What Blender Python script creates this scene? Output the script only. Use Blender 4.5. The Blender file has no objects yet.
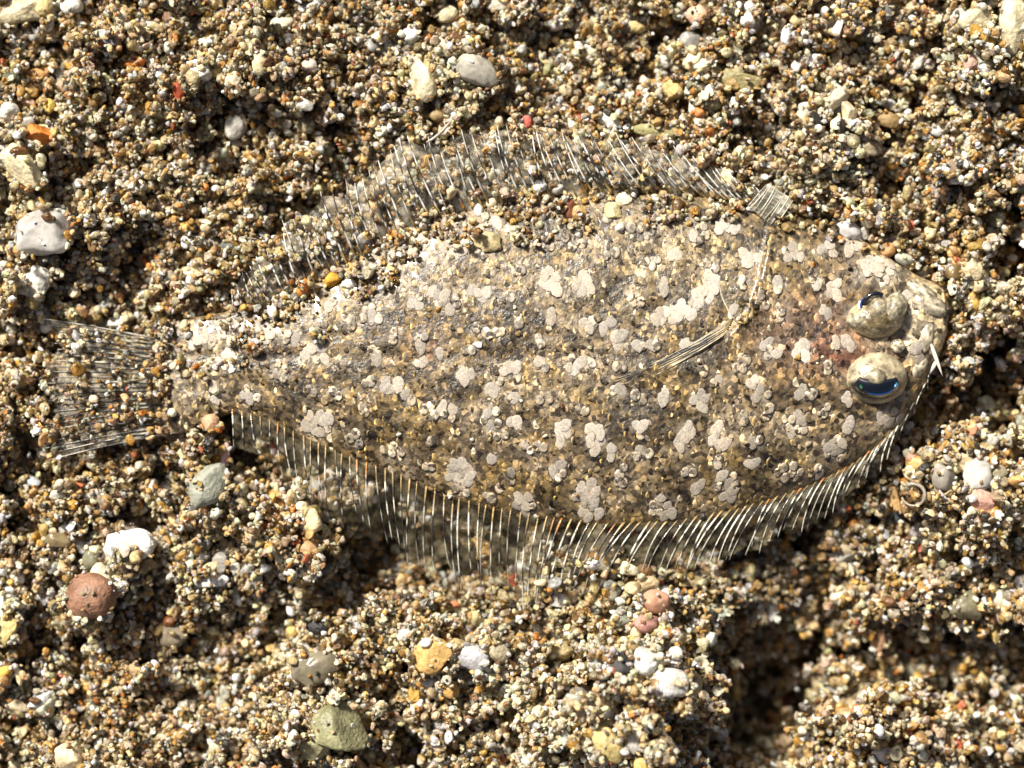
import bpy, math, random
import numpy as np
from mathutils import Vector, Matrix
R = random.Random(7)
N = np.random.RandomState(11)
sc = bpy.context.scene
col = sc.collection
sc.unit_settings.scale_length = 0.003          # one unit is 3 mm: the fish is about 27 mm long

# ------------------------------------------------------------------ camera, sky, sun, exposure
CAMH = 24.0
cam_d = bpy.data.cameras.new('camera'); cam = bpy.data.objects.new('camera', cam_d); col.objects.link(cam)
cam.location = (0, 0, CAMH); cam_d.sensor_width = 36; cam_d.lens = 36 * CAMH / 10.24
cam_d.clip_start = 0.1; cam_d.clip_end = 400
cam_d.dof.use_dof = True; cam_d.dof.focus_distance = CAMH - 0.42; cam_d.dof.aperture_fstop = cam_d.lens / 1000 / 0.62
sc.camera = cam
EL, AZX, AZY = 46.0, -0.62, 0.78               # sun height; direction towards the sun in plan
w = bpy.data.worlds.new("World"); sc.world = w; w.use_nodes = True
sky = w.node_tree.nodes.new('ShaderNodeTexSky'); sky.sky_type = 'NISHITA'; sky.sun_disc = False; sky.ozone_density = 0.0; sky.air_density = 0.5; sky.dust_density = 6.0
sky.sun_elevation = math.radians(EL); sky.sun_rotation = math.atan2(AZX, AZY)
bg = w.node_tree.nodes['Background']; bg.inputs[1].default_value = 0.05
w.node_tree.links.new(sky.outputs[0], bg.inputs[0])
sd = bpy.data.lights.new('sun', 'SUN'); sd.energy = 5.0; sd.angle = math.radians(7); sd.color = (1, 0.94, 0.83)
sun = bpy.data.objects.new('sun', sd); col.objects.link(sun)
hd = math.hypot(AZX, AZY)
dirn = Vector((AZX / hd * math.cos(math.radians(EL)), AZY / hd * math.cos(math.radians(EL)), math.sin(math.radians(EL))))
sun.rotation_euler = dirn.to_track_quat('Z', 'Y').to_euler(); sun.location = dirn * 20
sc.view_settings.view_transform = 'Standard'; sc.view_settings.look = 'None'
sc.cycles.diffuse_bounces = 2; sc.cycles.max_bounces = 6
sc.view_settings.exposure = 0.88; sc.view_settings.gamma = 1

# ------------------------------------------------------------------ helpers
def W(px, py, z=0.0):
    k = 0.01 * (CAMH - z) / CAMH
    return ((px - 512) * k, (384 - py) * k)

def sm(t): return t * t * (3 - 2 * t)
class Noise:
    def __init__(s, seed): s.g = np.random.RandomState(seed).rand(256, 256)
    def __call__(s, x, y, f):
        x = np.asarray(x, float) * f + 1000.3; y = np.asarray(y, float) * f + 1000.7
        i = np.floor(x).astype(int); j = np.floor(y).astype(int); u = sm(x - i); v = sm(y - j); g = s.g
        a = g[i % 256, j % 256]; b = g[(i + 1) % 256, j % 256]; c = g[i % 256, (j + 1) % 256]; d = g[(i + 1) % 256, (j + 1) % 256]
        return (a * (1 - u) + b * u) * (1 - v) + (c * (1 - u) + d * u) * v - 0.5
nz = [Noise(k) for k in range(1, 12)]

def mesh_obj(name, verts, faces, mat=None, parent=None, smooth=True, colors=None, loc=None, link=True):
    me = bpy.data.meshes.new(name)
    me.from_pydata([tuple(v) for v in verts], [], [tuple(int(i) for i in f) for f in faces])
    if smooth: me.polygons.foreach_set('use_smooth', [True] * len(me.polygons))
    if colors is not None:
        a = me.color_attributes.new('Col', 'FLOAT_COLOR', 'POINT')
        c = np.ones((len(verts), 4), np.float32); c[:, :3] = colors
        a.data.foreach_set('color', c.ravel())
    if mat: me.materials.append(mat)
    me.update()
    o = bpy.data.objects.new(name, me)
    if link: col.objects.link(o)
    if parent: o.parent = parent
    if loc is not None: o.location = loc
    return o

def tag(o, label=None, cat=None, group=None, kind=None):
    if label: o['label'] = label
    if cat: o['category'] = cat
    if group: o['group'] = group
    if kind: o['kind'] = kind
    return o

def mat_base(name):
    m = bpy.data.materials.new(name); m.use_nodes = True
    nt = m.node_tree; nt.nodes.clear()
    out = nt.nodes.new('ShaderNodeOutputMaterial'); p = nt.nodes.new('ShaderNodeBsdfPrincipled')
    return m, nt, out, p

def mineral(name, src, rough=0.32, trans=0.3, speck=0.35, scale=9, bump=0.25, fscale=60, spec=0.5, coat=0.0, mottle=(0.6, 1.25), cells=0, glass=0):
    """grain or pebble mineral: own colour, mottled, a little light passing through"""
    m, nt, out, p = mat_base(name); L = nt.links.new; nn = nt.nodes.new
    if src == 'inst':
        a = nn('ShaderNodeAttribute'); a.attribute_type = 'INSTANCER'; a.attribute_name = 'gcol'; c = a.outputs['Color']
    elif src == 'obj':
        a = nn('ShaderNodeObjectInfo'); c = a.outputs['Color']
    else:
        a = nn('ShaderNodeAttribute'); a.attribute_name = 'Col'; c = a.outputs['Color']
    oi = nn('ShaderNodeObjectInfo'); tc = nn('ShaderNodeTexCoord')
    va = nn('ShaderNodeVectorMath'); va.operation = 'MULTIPLY_ADD'; va.inputs[1].default_value = (1, 1, 1)
    L(tc.outputs['Object'], va.inputs[0])
    cm = nn('ShaderNodeCombineXYZ'); ml = nn('ShaderNodeMath'); ml.operation = 'MULTIPLY'; ml.inputs[1].default_value = 50
    L(oi.outputs['Random'], ml.inputs[0]); L(ml.outputs[0], cm.inputs[0]); L(ml.outputs[0], cm.inputs[2]); L(cm.outputs[0], va.inputs[2])
    n1 = nn('ShaderNodeTexNoise'); n1.inputs['Scale'].default_value = scale; n1.inputs['Detail'].default_value = 4; n1.inputs['Roughness'].default_value = 0.65
    L(va.outputs[0], n1.inputs['Vector'])
    mr = nn('ShaderNodeMapRange'); mr.inputs[1].default_value = 0.3; mr.inputs[2].default_value = 0.7
    mr.inputs[3].default_value = mottle[0]; mr.inputs[4].default_value = mottle[1]; L(n1.outputs[0], mr.inputs[0])
    mx = nn('ShaderNodeVectorMath'); mx.operation = 'SCALE'; L(c, mx.inputs[0]); L(mr.outputs[0], mx.inputs['Scale'])
    if cells:                                        # pigment cells: small dark and pale specks
        vo = nn('ShaderNodeTexVoronoi'); vo.inputs['Scale'].default_value = cells; L(va.outputs[0], vo.inputs['Vector'])
        sp = nn('ShaderNodeSeparateColor'); L(vo.outputs['Color'], sp.inputs[0]); cr = nn('ShaderNodeValToRGB'); e = cr.color_ramp.elements
        e[0].position = 0; e[0].color = (.16, .13, .10, 1); e[1].position = 1; e[1].color = (3.0, 2.8, 2.4, 1)
        q = e.new(.22); q.color = (.45, .42, .38, 1); q = e.new(.5); q.color = (1, 1, 1, 1); q = e.new(.84); q.color = (1.35, 1.25, 1.0, 1)
        L(sp.outputs[0], cr.inputs[0]); m2 = nn('ShaderNodeVectorMath'); m2.operation = 'MULTIPLY'; L(mx.outputs[0], m2.inputs[0]); L(cr.outputs[0], m2.inputs[1]); mx = m2
    L(mx.outputs[0], p.inputs['Base Color']); p.inputs['Transmission Weight'].default_value = glass
    n2 = nn('ShaderNodeTexNoise'); n2.inputs['Scale'].default_value = fscale; n2.inputs['Detail'].default_value = 3
    L(va.outputs[0], n2.inputs['Vector'])
    b = nn('ShaderNodeBump'); b.inputs['Strength'].default_value = bump; b.inputs['Distance'].default_value = 0.02
    L(n2.outputs[0], b.inputs['Height']); L(b.outputs[0], p.inputs['Normal'])
    r = nn('ShaderNodeMapRange'); r.inputs[1].default_value = 0.3; r.inputs[2].default_value = 0.7
    r.inputs[3].default_value = rough * 0.6; r.inputs[4].default_value = rough * 1.6; L(n1.outputs[0], r.inputs[0]); L(r.outputs[0], p.inputs['Roughness'])
    p.inputs['Specular IOR Level'].default_value = spec; p.inputs['Coat Weight'].default_value = coat; p.inputs['Coat Roughness'].default_value = 0.08
    if trans > 0:
        t = nn('ShaderNodeBsdfTranslucent'); L(mx.outputs[0], t.inputs[0])
        ms = nn('ShaderNodeMixShader'); ms.inputs[0].default_value = trans
        L(p.outputs[0], ms.inputs[1]); L(t.outputs[0], ms.inputs[2]); L(ms.outputs[0], out.inputs[0])
    else: L(p.outputs[0], out.inputs[0])
    return m

M_GRAIN = mineral('sand_grain_mineral', 'inst', rough=0.24, trans=0.30, scale=1.3, fscale=6, bump=0.6, spec=0.9, mottle=(0.55, 1.4))
M_GRAING = mineral('glassy_grain_mineral', 'inst', rough=0.12, trans=0.30, scale=1.3, fscale=5, bump=0.6, spec=0.9, glass=0.40, mottle=(0.5, 1.6))
M_PEB = mineral('pebble_mineral', 'obj', rough=0.5, trans=0.22, scale=5, fscale=26, bump=0.9, mottle=(0.45, 1.25))
M_PEBG = mineral('glassy_pebble_mineral', 'obj', rough=0.35, trans=0.4, scale=4, fscale=14, bump=0.5, coat=0.15, mottle=(0.5, 1.2))
M_SKIN = mineral('fish_skin', 'col', rough=0.4, trans=0.0, scale=11, fscale=28, bump=0.6, spec=0.6, coat=0.15, mottle=(0.4, 1.5), cells=20)
M_SCALE = mineral('fish_scale', 'col', rough=0.42, trans=0.1, scale=16, fscale=40, bump=0.4, spec=0.5, coat=0.0, mottle=(0.55, 1.35), cells=26)
M_EYE = mineral('eye_skin', 'col', rough=0.34, trans=0.0, scale=13, fscale=40, bump=0.35, spec=0.6, coat=0.4, mottle=(0.35, 1.6))
M_RAY = mineral('fin_ray_horn', 'col', rough=0.25, trans=0.2, scale=30, fscale=60, bump=0.2, spec=0.7, coat=0.4, mottle=(0.6, 1.3))

def simple(name, colr, rough=0.3, coat=0.0, spec=0.5, metal=0.0):
    m, nt, out, p = mat_base(name)
    p.inputs['Base Color'].default_value = (*colr, 1); p.inputs['Roughness'].default_value = rough
    p.inputs['Coat Weight'].default_value = coat; p.inputs['Coat Roughness'].default_value = 0.03
    p.inputs['Specular IOR Level'].default_value = spec; p.inputs['Metallic'].default_value = metal
    nt.links.new(p.outputs[0], out.inputs[0]); return m
def palebone(name, colr, sc_=18): 
    m, nt, out, p = mat_base(name); L = nt.links.new
    n = nt.nodes.new('ShaderNodeTexNoise'); n.inputs['Scale'].default_value = sc_; n.inputs['Detail'].default_value = 4
    r = nt.nodes.new('ShaderNodeValToRGB'); r.color_ramp.elements[0].position = 0.3; r.color_ramp.elements[1].position = 0.7
    r.color_ramp.elements[0].color = (*[c * 0.55 for c in colr], 1); r.color_ramp.elements[1].color = (*colr, 1)
    tc = nt.nodes.new('ShaderNodeTexCoord'); L(tc.outputs['Object'], n.inputs[0]); L(n.outputs[0], r.inputs[0]); L(r.outputs[0], p.inputs['Base Color'])
    p.inputs['Roughness'].default_value = 0.3; L(p.outputs[0], out.inputs[0]); return m
M_MEMB, nt, out, p = mat_base('fin_membrane')
p.inputs['Roughness'].default_value = 0.4; p.inputs['Specular IOR Level'].default_value = 0.3
at = nt.nodes.new('ShaderNodeAttribute'); at.attribute_name = 'Col'; nt.links.new(at.outputs['Color'], p.inputs['Base Color'])
tr = nt.nodes.new('ShaderNodeBsdfTransparent'); ms = nt.nodes.new('ShaderNodeMixShader')
tc = nt.nodes.new('ShaderNodeTexCoord'); n = nt.nodes.new('ShaderNodeTexNoise'); n.inputs['Scale'].default_value = 9; n.inputs['Detail'].default_value = 5
mr = nt.nodes.new('ShaderNodeMapRange'); mr.inputs[1].default_value = 0.40; mr.inputs[2].default_value = 0.70; mr.inputs[3].default_value = 0.03; mr.inputs[4].default_value = 0.42
nt.links.new(tc.outputs['Object'], n.inputs[0]); nt.links.new(n.outputs[0], mr.inputs[0]); nt.links.new(mr.outputs[0], ms.inputs[0])
nt.links.new(tr.outputs[0], ms.inputs[1]); nt.links.new(p.outputs[0], ms.inputs[2]); nt.links.new(ms.outputs[0], out.inputs[0])

M_WEB = M_MEMB.copy(); M_WEB.name = 'fin_web'
for q in M_WEB.node_tree.nodes:
    if q.type == 'MAP_RANGE': q.inputs[3].default_value = .35; q.inputs[4].default_value = .85
def ico(sub):
    t = (1 + 5 ** .5) / 2
    v = [(-1, t, 0), (1, t, 0), (-1, -t, 0), (1, -t, 0), (0, -1, t), (0, 1, t), (0, -1, -t), (0, 1, -t), (t, 0, -1), (t, 0, 1), (-t, 0, -1), (-t, 0, 1)]
    f = [(0, 11, 5), (0, 5, 1), (0, 1, 7), (0, 7, 10), (0, 10, 11), (1, 5, 9), (5, 11, 4), (11, 10, 2), (10, 7, 6), (7, 1, 8), (3, 9, 4), (3, 4, 2), (3, 2, 6), (3, 6, 8), (3, 8, 9), (4, 9, 5), (2, 4, 11), (6, 2, 10), (8, 6, 7), (9, 8, 1)]
    v = [np.array(a) / np.linalg.norm(a) for a in v]
    for _ in range(sub):
        c = {}; nf = []
        def mid(a, b):
            k = (min(a, b), max(a, b))
            if k not in c:
                q = v[a] + v[b]; v.append(q / np.linalg.norm(q)); c[k] = len(v) - 1
            return c[k]
        for a, b, d in f:
            x, y, z = mid(a, b), mid(b, d), mid(d, a); nf += [(a, x, z), (b, y, x), (d, z, y), (x, y, z)]
        f = nf
    return np.array(v), f
ICO = {k: ico(k) for k in (1, 2, 3, 4)}

def rock(seed, sub, ang=0.6, planes=11, lump=0.12, dmin=0.62):
    """a pebble of unit size: sphere cut by random facets, edges worn, surface lumpy"""
    rs = np.random.RandomState(seed); V, F = ICO[sub]
    n = rs.normal(size=(planes, 3)); n /= np.linalg.norm(n, axis=1)[:, None]
    d = rs.uniform(dmin, 0.95, planes)
    q = np.maximum(V @ n.T, 0.05); r = d[None, :] / q
    k = 26.0; rr = (np.sum(np.concatenate([r, np.ones((len(V), 1))], 1) ** (-k), axis=1)) ** (-1 / k)
    rr = ang * rr + (1 - ang) * 0.9
    o = rs.rand(3) * 40
    rr = rr * (1 + lump * 2 * nz[seed % 5](V[:, 0] + o[0] + V[:, 2] * .7, V[:, 1] + o[1] - V[:, 2] * .6, 1.6) + lump * 0.7 * nz[5](V[:, 0] * 1.1 + V[:, 2] + o[2], V[:, 1] - V[:, 2] + o[1], 4.5))
    P = V * rr[:, None]
    P /= np.abs(P).max(axis=0)[None, :]
    return P, F

# ------------------------------------------------------------------ the fish: measured outline and height
XS0, XS1 = 150.0, 949.0
UP = [(150, 338), (165, 325), (185, 318), (205, 316), (230, 311), (270, 298), (310, 279), (350, 258), (400, 228), (450, 208), (500, 198), (550, 193), (600, 189), (660, 187), (720, 194), (770, 207), (810, 217), (845, 229), (870, 244), (895, 262), (920, 277), (936, 283), (944, 290), (949, 304)]
LO = [(150, 420), (165, 434), (185, 434), (205, 421), (230, 413), (270, 424), (300, 439), (345, 458), (400, 478), (440, 496), (500, 512), (560, 522), (620, 527), (680, 523), (740, 512), (800, 492), (850, 469), (885, 443), (905, 421), (920, 398), (934, 368), (942, 350), (947, 334), (949, 316)]
def curve(pts):
    a = np.array(pts, float); xs = np.linspace(a[0, 0], a[-1, 0], 1601); ys = np.interp(xs, a[:, 0], a[:, 1])
    k = np.ones(31) / 31; y2 = np.convolve(np.pad(ys, 15, mode='edge'), k, 'valid'); m = xs > 925; y2[m] = ys[m] 
    return lambda x: np.interp(x, xs, y2)
Uf, Lf = curve(UP), curve(LO)
ZF = 0.33
def body_h(x): return np.interp(x, [150, 200, 300, 420, 560, 700, 820, 900, 935, 949], [.05, .11, .20, .31, .38, .40, .38, .31, .23, .15])
def body_z(px, py):
    px = np.asarray(px, float); py = np.asarray(py, float)
    u, l = Uf(px), Lf(px); mid = (u + l) / 2; hf = np.maximum((l - u) / 2, 1e-3)
    v = np.clip((py - mid) / hf, -1, 1)
    z = np.interp(px, [150, 210, 300], [-.02, .03, .07]) + body_h(px) * (1 - np.abs(v) ** 2.3) ** 0.62
    e = np.exp(-((py - 356) / 7.0) ** 2) * np.clip((760 - px) / 120, 0, 1)
    z = z - 0.012 * e                                    # lateral line
    z = z + 0.022 * nz[6](px, py, 1 / 26.) + 0.014 * nz[7](px, py, 1 / 9.)
    # gill cover: raised plate with a sharp rear edge
    gx = np.interp(py, [205, 240, 280, 312, 335, 370, 420], [778, 770, 762, 752, 728, 735, 765])
    d = px - gx; g = np.where(d > 0, np.exp(-d / 34.), np.exp(d / 2.2)); gy = np.clip((py - 205) / 30, 0, 1) * np.clip((425 - py) / 40, 0, 1)
    z = z + 0.08 * g * gy
    # trough between the eyes and hollows of the cheeks, snout folds
    z = z - 0.05 * np.exp(-(((px - 905) / 10.) ** 2 + ((py - 345) / 26.) ** 2))
    z = z + 0.05 * np.exp(-(((px - 926) / 12.) ** 2 + ((py - 304) / 13.) ** 2)) + 0.035 * np.exp(-(((px - 914) / 9.) ** 2 + ((py - 345) / 16.) ** 2))
    z = z + 0.05 * np.exp(-(((px - 878) / 26.) ** 2 + ((py - 272) / 16.) ** 2))
    return z
def in_body(px, py, m=0):
    px = np.asarray(px, float); py = np.asarray(py, float)
    return (px > XS0 + m) & (px < XS1 - m) & (py > Uf(px) + m) & (py < Lf(px) - m)

# pale rosettes (x, y, rx, ry, brightness)
ROS = [(415,300,9,8,1),(447,302,13,11,1),(438,292,8,7,.9),(482,293,12,8,1),(520,270,8,6,.8),(551,281,11,13,1.1),(583,282,11,12,1),(635,299,8,8,.9),(651,262,9,8,1),(673,253,9,6,1),
(658,318,9,8,1.15),(672,314,10,9,1.15),(688,309,11,9,1.2),(702,298,11,11,1.15),(711,282,9,12,1.1),(712,264,7,10,.9),(480,331,9,6,.9),(497,335,10,7,.9),(586,323,9,8,1.05),(608,326,8,7,1),(618,338,7,9,.9),(636,347,9,5,.9),
(452,250,13,7,1.25),(728,226,12,9,1.2),(573,366,10,9,1.2),(588,362,8,7,1),(512,372,10,9,.95),(495,385,8,12,.95),(372,316,12,11,1),(350,322,9,8,.8),(383,258,16,7,1),(366,266,10,7,.9),(318,424,18,13,1.2),(316,355,12,10,1.15),(229,360,10,9,1.35),
(376,354,9,7,1),(392,386,9,9,.9),(408,398,8,7,.8),(449,412,12,8,1.05),(430,411,9,7,1),(465,374,10,8,1),(540,366,9,6,.9),(491,419,10,12,.95),(500,434,7,8,.8),(561,432,9,12,1.05),(595,437,10,15,1.1),(685,429,8,8,1.05),(685,443,9,8,1.1),(720,436,11,11,1.1),
(641,454,10,8,.9),(700,399,9,11,.95),(664,398,9,6,.95),(583,410,7,6,.8),(460,472,14,15,1.1),(460,490,9,9,.9),(524,504,13,11,.95),(589,493,14,11,1.2),(591,510,11,11,1.05),(662,508,14,12,.95),(727,486,13,15,.95),(558,470,8,11,.9),(623,476,8,12,.85),(526,450,7,6,.9),(541,449,8,6,.9),
(755,381,7,5,1.5),(757,443,7,6,.9),(795,424,14,12,1.05),(836,450,12,14,1),(761,395,10,7,.9),(807,394,8,8,.9),(741,366,10,10,.85),(770,350,11,10,1.1),(802,351,8,11,1.15),(888,416,15,8,1.05),(750,463,6,5,1),(790,474,15,11,.8),(750,258,9,10,1.1),(795,253,13,9,1.15),(827,250,10,8,1.1),
(815,279,7,7,1.2),(833,288,8,11,1.1),(880,270,17,13,1.25),(868,263,10,8,1.1),(852,246,12,8,1.3),(420,340,8,9,.8),(700,233,10,9,1),(540,340,8,7,.8),(280,372,12,10,.75),(262,332,12,9,1),(338,393,10,6,.75),(289,337,10,8,.95),(640,230,14,12,.8),(575,240,12,10,.75),(610,212,10,8,.8),(655,210,14,12,.8),
(845,345,12,6,.95),(690,470,7,6,.85),(655,345,8,6,.8),(520,320,7,6,.8),(470,350,7,5,.8),(355,440,9,8,.75),(395,452,10,8,.8),(430,470,7,6,.7),(250,395,10,9,.9),(215,395,9,9,1),(185,365,11,8,.9),(205,340,10,8,1.05),(510,478,7,6,.7),(770,410,8,7,.8),(640,395,8,7,.7),(545,400,8,7,.7),(610,255,8,6,.7),(765,300,8,7,.8),(900,395,10,8,1),(920,350,7,12,1.1),(908,300,8,10,1.0)]
RR = random.Random(23)
for _ in range(420):
    q = (RR.uniform(240, 850), RR.uniform(215, 500))
    if all((q[0] - t[0]) ** 2 + (q[1] - t[1]) ** 2 > (13 + t[2]) ** 2 for t in ROS) and float(Uf(q[0])) + 14 < q[1] < float(Lf(q[0])) - 10:
        ROS.append((q[0], q[1], RR.uniform(4.5, 7), RR.uniform(4.5, 7), RR.uniform(.75, 1.15)))
def skin_color(px, py):
    px = np.asarray(px, float); py = np.asarray(py, float)
    a = nz[0](px, py, 1 / 38.) + 0.6 * nz[1](px, py, 1 / 15.) + 0.5 * nz[2](px, py, 1 / 6.)
    t = np.clip(0.5 + a * 1.25, 0, 1)[..., None]
    dark = np.array([.13, .095, .052]); midc = np.array([.34, .25, .14]); lite = np.array([.60, .48, .33])
    c = np.where(t < .5, dark + (midc - dark) * (t * 2), midc + (lite - midc) * (t * 2 - 1))
    y = np.clip(nz[3](px, py, 1 / 30.) * 1.8 + nz[4](px, py, 1 / 11.), 0, .7)[..., None]         # yellow pigment
    c = c * (1 - y) + np.array([.50, .34, .12]) * y
    def blob(x0, y0, rx, ry, cc, k):
        nonlocal c
        g = (k * np.exp(-(((px - x0) / rx) ** 2 + ((py - y0) / ry) ** 2)))[..., None]; c = c * (1 - g) + np.array(cc) * g
    blob(830, 345, 55, 30, (.42, .21, .13), .75); blob(800, 325, 60, 40, (.45, .29, .22), .6); blob(840, 352, 22, 12, (.32, .10, .05), .7)
    blob(424, 345, 22, 18, (.36, .20, .14), .6); blob(680, 260, 110, 60, (.60, .48, .27), .35); blob(926, 320, 28, 42, (.66, .58, .42), .75)
    blob(880, 345, 14, 12, (.62, .52, .40), .8); blob(880, 272, 26, 14, (.78, .72, .62), .7); blob(740, 312, 14, 12, (.56, .40, .08), .85)
    blob(265, 352, 32, 8, (.16, .10, .07), .85); blob(180, 370, 40, 55, (.46, .39, .28), .5); blob(628, 408, 22, 20, (.15, .14, .12), .75)
    for x0, y0, r in [(560,232,14),(640,365,22),(520,420,20),(600,460,20),(470,390,16),(690,370,16),(545,265,12),(668,285,12),(610,292,14),(770,455,28),(700,420,14),(640,500,10),(555,500,14),(430,440,16),(480,455,12),(395,420,14),(350,375,14),(330,330,10),(425,270,10),(725,290,12),(715,395,14),(800,330,12),(850,410,18),(640,430,14),(760,480,18),(495,355,10),(700,342,14),(575,340,12),(300,390,12),(545,318,10),(590,390,12)]:
        blob(x0, y0, r, r * .85, (.085, .066, .036), .85)
    for (a_, b_, rx_, ry_, br_) in ROS:
        m = (np.abs(px - a_) < rx_ * 2.2) & (np.abs(py - b_) < ry_ * 2.2)
        if np.any(m):
            g = (.6 * np.exp(-(((px - a_) / (rx_ * 1.1)) ** 2 + ((py - b_) / (ry_ * 1.1)) ** 2) ** 2))[..., None]; c = c * (1 - g) + np.array([.62, .55, .46]) * br_ * g
    g = (.6 * np.exp(-((py - 355) / 2.6) ** 2) * np.clip((640 - px) / 80, 0, 1) * np.clip(.6 + 2 * nz[5](px, py, 1 / 14.), 0, 1))[..., None]; c = c * (1 - g) + np.array([.12, .08, .05]) * g
    return np.clip(c, 0.01, .9)

fish = bpy.data.objects.new('flatfish', None); col.objects.link(fish)
FL = W(560, 360, ZF); fish.location = (FL[0], FL[1], 0)
tag(fish, 'small mottled sand-coloured flatfish lying half buried with its two eyes at the right', 'fish')
def FW(px, py, z):                                   # photo position of a point at height z, in the fish's own space
    px = np.asarray(px, float); py = np.asarray(py, float)
    k = 0.01 * (CAMH - z) / CAMH
    return np.stack([(px - 512) * k - FL[0], (384 - py) * k - FL[1], np.asarray(z) + 0 * px], -1)

# body: one closed skin
NX, NY = 380, 130
xs = XS0 + 0.5 + (XS1 - XS0 - 1) * (1 - (1 - np.linspace(0, 1, NX)) ** 1.25)
vv = np.sin(np.linspace(-math.pi / 2, math.pi / 2, NY))
PX = np.repeat(xs[:, None], NY, 1); MID = (Uf(PX) + Lf(PX)) / 2; HF = (Lf(PX) - Uf(PX)) / 2 * 0.998
PY = MID + vv[None, :] * HF
Z = body_z(PX, PY)
top = FW(PX, PY, Z).reshape(-1, 3); tc_ = skin_color(PX, PY).reshape(-1, 3)
bot = top.copy(); bot[:, 2] = -0.16; bot[:, :2] *= 0.985
F = []
idx = lambda i, j: i * NY + j
for i in range(NX - 1):
    for j in range(NY - 1): F.append((idx(i, j), idx(i, j + 1), idx(i + 1, j + 1), idx(i + 1, j)))
rim = [idx(i, 0) for i in range(NX)] + [idx(NX - 1, j) for j in range(1, NY)] + [idx(i, NY - 1) for i in range(NX - 2, -1, -1)] + [idx(0, j) for j in range(NY - 2, 0, -1)]
nt0 = len(top); rb = {r: nt0 + k for k, r in enumerate(rim)}
V = np.concatenate([top, bot[rim]]); tc_ = tc_ * np.interp(PX.reshape(-1, 1), [860, 925], [.34, .58]); C = np.concatenate([tc_, tc_[rim] * 1.4])
for k in range(len(rim)):
    a, b = rim[k], rim[(k + 1) % len(rim)]; F.append((a, b, rb[b], rb[a]))
F.append([rb[r] for r in reversed(rim)])
body = mesh_obj('body', V, F, M_SKIN, fish, colors=C)

# scales: small raised dishes with a pigmented hind rim; the pale ones of the rosettes are single parts
def scale_mesh():
    v = [(0, 0, .18)]; k = 9
    for ring, (r, z) in enumerate([(.6, .13), (1.0, .02), (.98, -.3)]):
        for i in range(k):
            a = 2 * math.pi * i / k
            v.append((math.cos(a) * r * .92, math.sin(a) * r * 1.12, z - (0.22 * math.cos(a) * r if ring < 2 else 0)))
    f = [(0, 1 + i, 1 + (i + 1) % k) for i in range(k)]
    for ring in range(2):
        for i in range(k):
            a = 1 + ring * k + i; b = 1 + ring * k + (i + 1) % k; f.append((a, a + k, b + k, b))
    return np.array(v), f
SV, SF = scale_mesh()
def frame_at(px, py):
    e = 3.0; p0 = FW(px, py, float(body_z(px, py))); p1 = FW(px + e, py, float(body_z(px + e, py))); p2 = FW(px, py - e, float(body_z(px, py - e)))
    x = p1 - p0; x /= np.linalg.norm(x); y = p2 - p0; y -= x * np.dot(x, y); y /= np.linalg.norm(y)
    return p0, x, y, np.cross(x, y)
def eye_zone(px, py): return ((px - 877) / 36.) ** 2 + ((py - 313) / 32.) ** 2 < 1 or ((px - 875) / 36.) ** 2 + ((py - 378) / 30.) ** 2 < 1
sv, sf, scol = [], [], []
base_i = 0
row = 0; x = 172.0
while x < 925:
    y = 190.0 + (4.3 if row % 2 else 0)
    while y < 530:
        px = x + R.uniform(-2.2, 2.2); py = y + R.uniform(-2.2, 2.2)
        small = px > 850
        if in_body(px, py, 4) and not eye_zone(px, py) and R.random() < (0.9 if px < 780 else .55):
            p0, ax, ay, az = frame_at(px, py)
            s = R.uniform(.034, .056) * (.8 if small else 1)
            pts = p0 + (SV[:, :1] * ax + SV[:, 1:2] * ay) * s + SV[:, 2:] * az * s * R.uniform(.22, .45) - az * 0.003
            c = skin_color(px, py) * R.uniform(.19, .80)
            q_ = R.random()
            if q_ < .13: c = c * .3
            elif q_ < .24: c = np.array([.42, .37, .29]) * R.uniform(.6, 1.1); s *= R.uniform(.4, .8)
            cc = np.repeat(c[None, :], len(SV), 0)
            if R.random() < .42:                       # yellow hind rim
                m = SV[:, 0] < -.55; cc[m] = np.array([.55, .40, .14]) * R.uniform(.5, 1.1)
            sv.append(pts); scol.append(cc); sf += [tuple(base_i + q for q in f) for f in SF]; base_i += len(SV)
        y += 8.4
    x += 7.6; row += 1
o = mesh_obj('scales', np.concatenate(sv), sf, M_SCALE, fish, colors=np.clip(np.concatenate(scol), 0, .9)); tag(o, kind='stuff')

sv2, sf2 = [], []
pms = []
for q in range(5):
    pm = bpy.data.meshes.new('scale'); PV = SV.copy(); th_ = np.arctan2(PV[:, 1], PV[:, 0])
    PV[:, :2] *= (1 + .13 * np.sin(th_ * 2 + q * 1.7) + .09 * np.sin(th_ * 3 + q * 2.9) + .06 * np.sin(th_ * 5 + q))[:, None]; PV[:, 2] += .05 * np.sin(th_ * 3 + q * 2) * np.hypot(PV[:, 0], PV[:, 1])
    pm.from_pydata([tuple(v) for v in PV], [], SF); pm.polygons.foreach_set('use_smooth', [True] * len(pm.polygons)); pms.append(pm)
M_PALE = mineral('pale_scale', 'obj', rough=0.4, trans=0.1, scale=2.4, fscale=6, bump=0.5, spec=0.5, coat=0.0, mottle=(0.62, 1.25))
for pm in pms: pm.materials.append(M_PALE)
pale_n = 0; extra_v, extra_f, extra_c, eb = [], [], [], 0
cand = []
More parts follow.
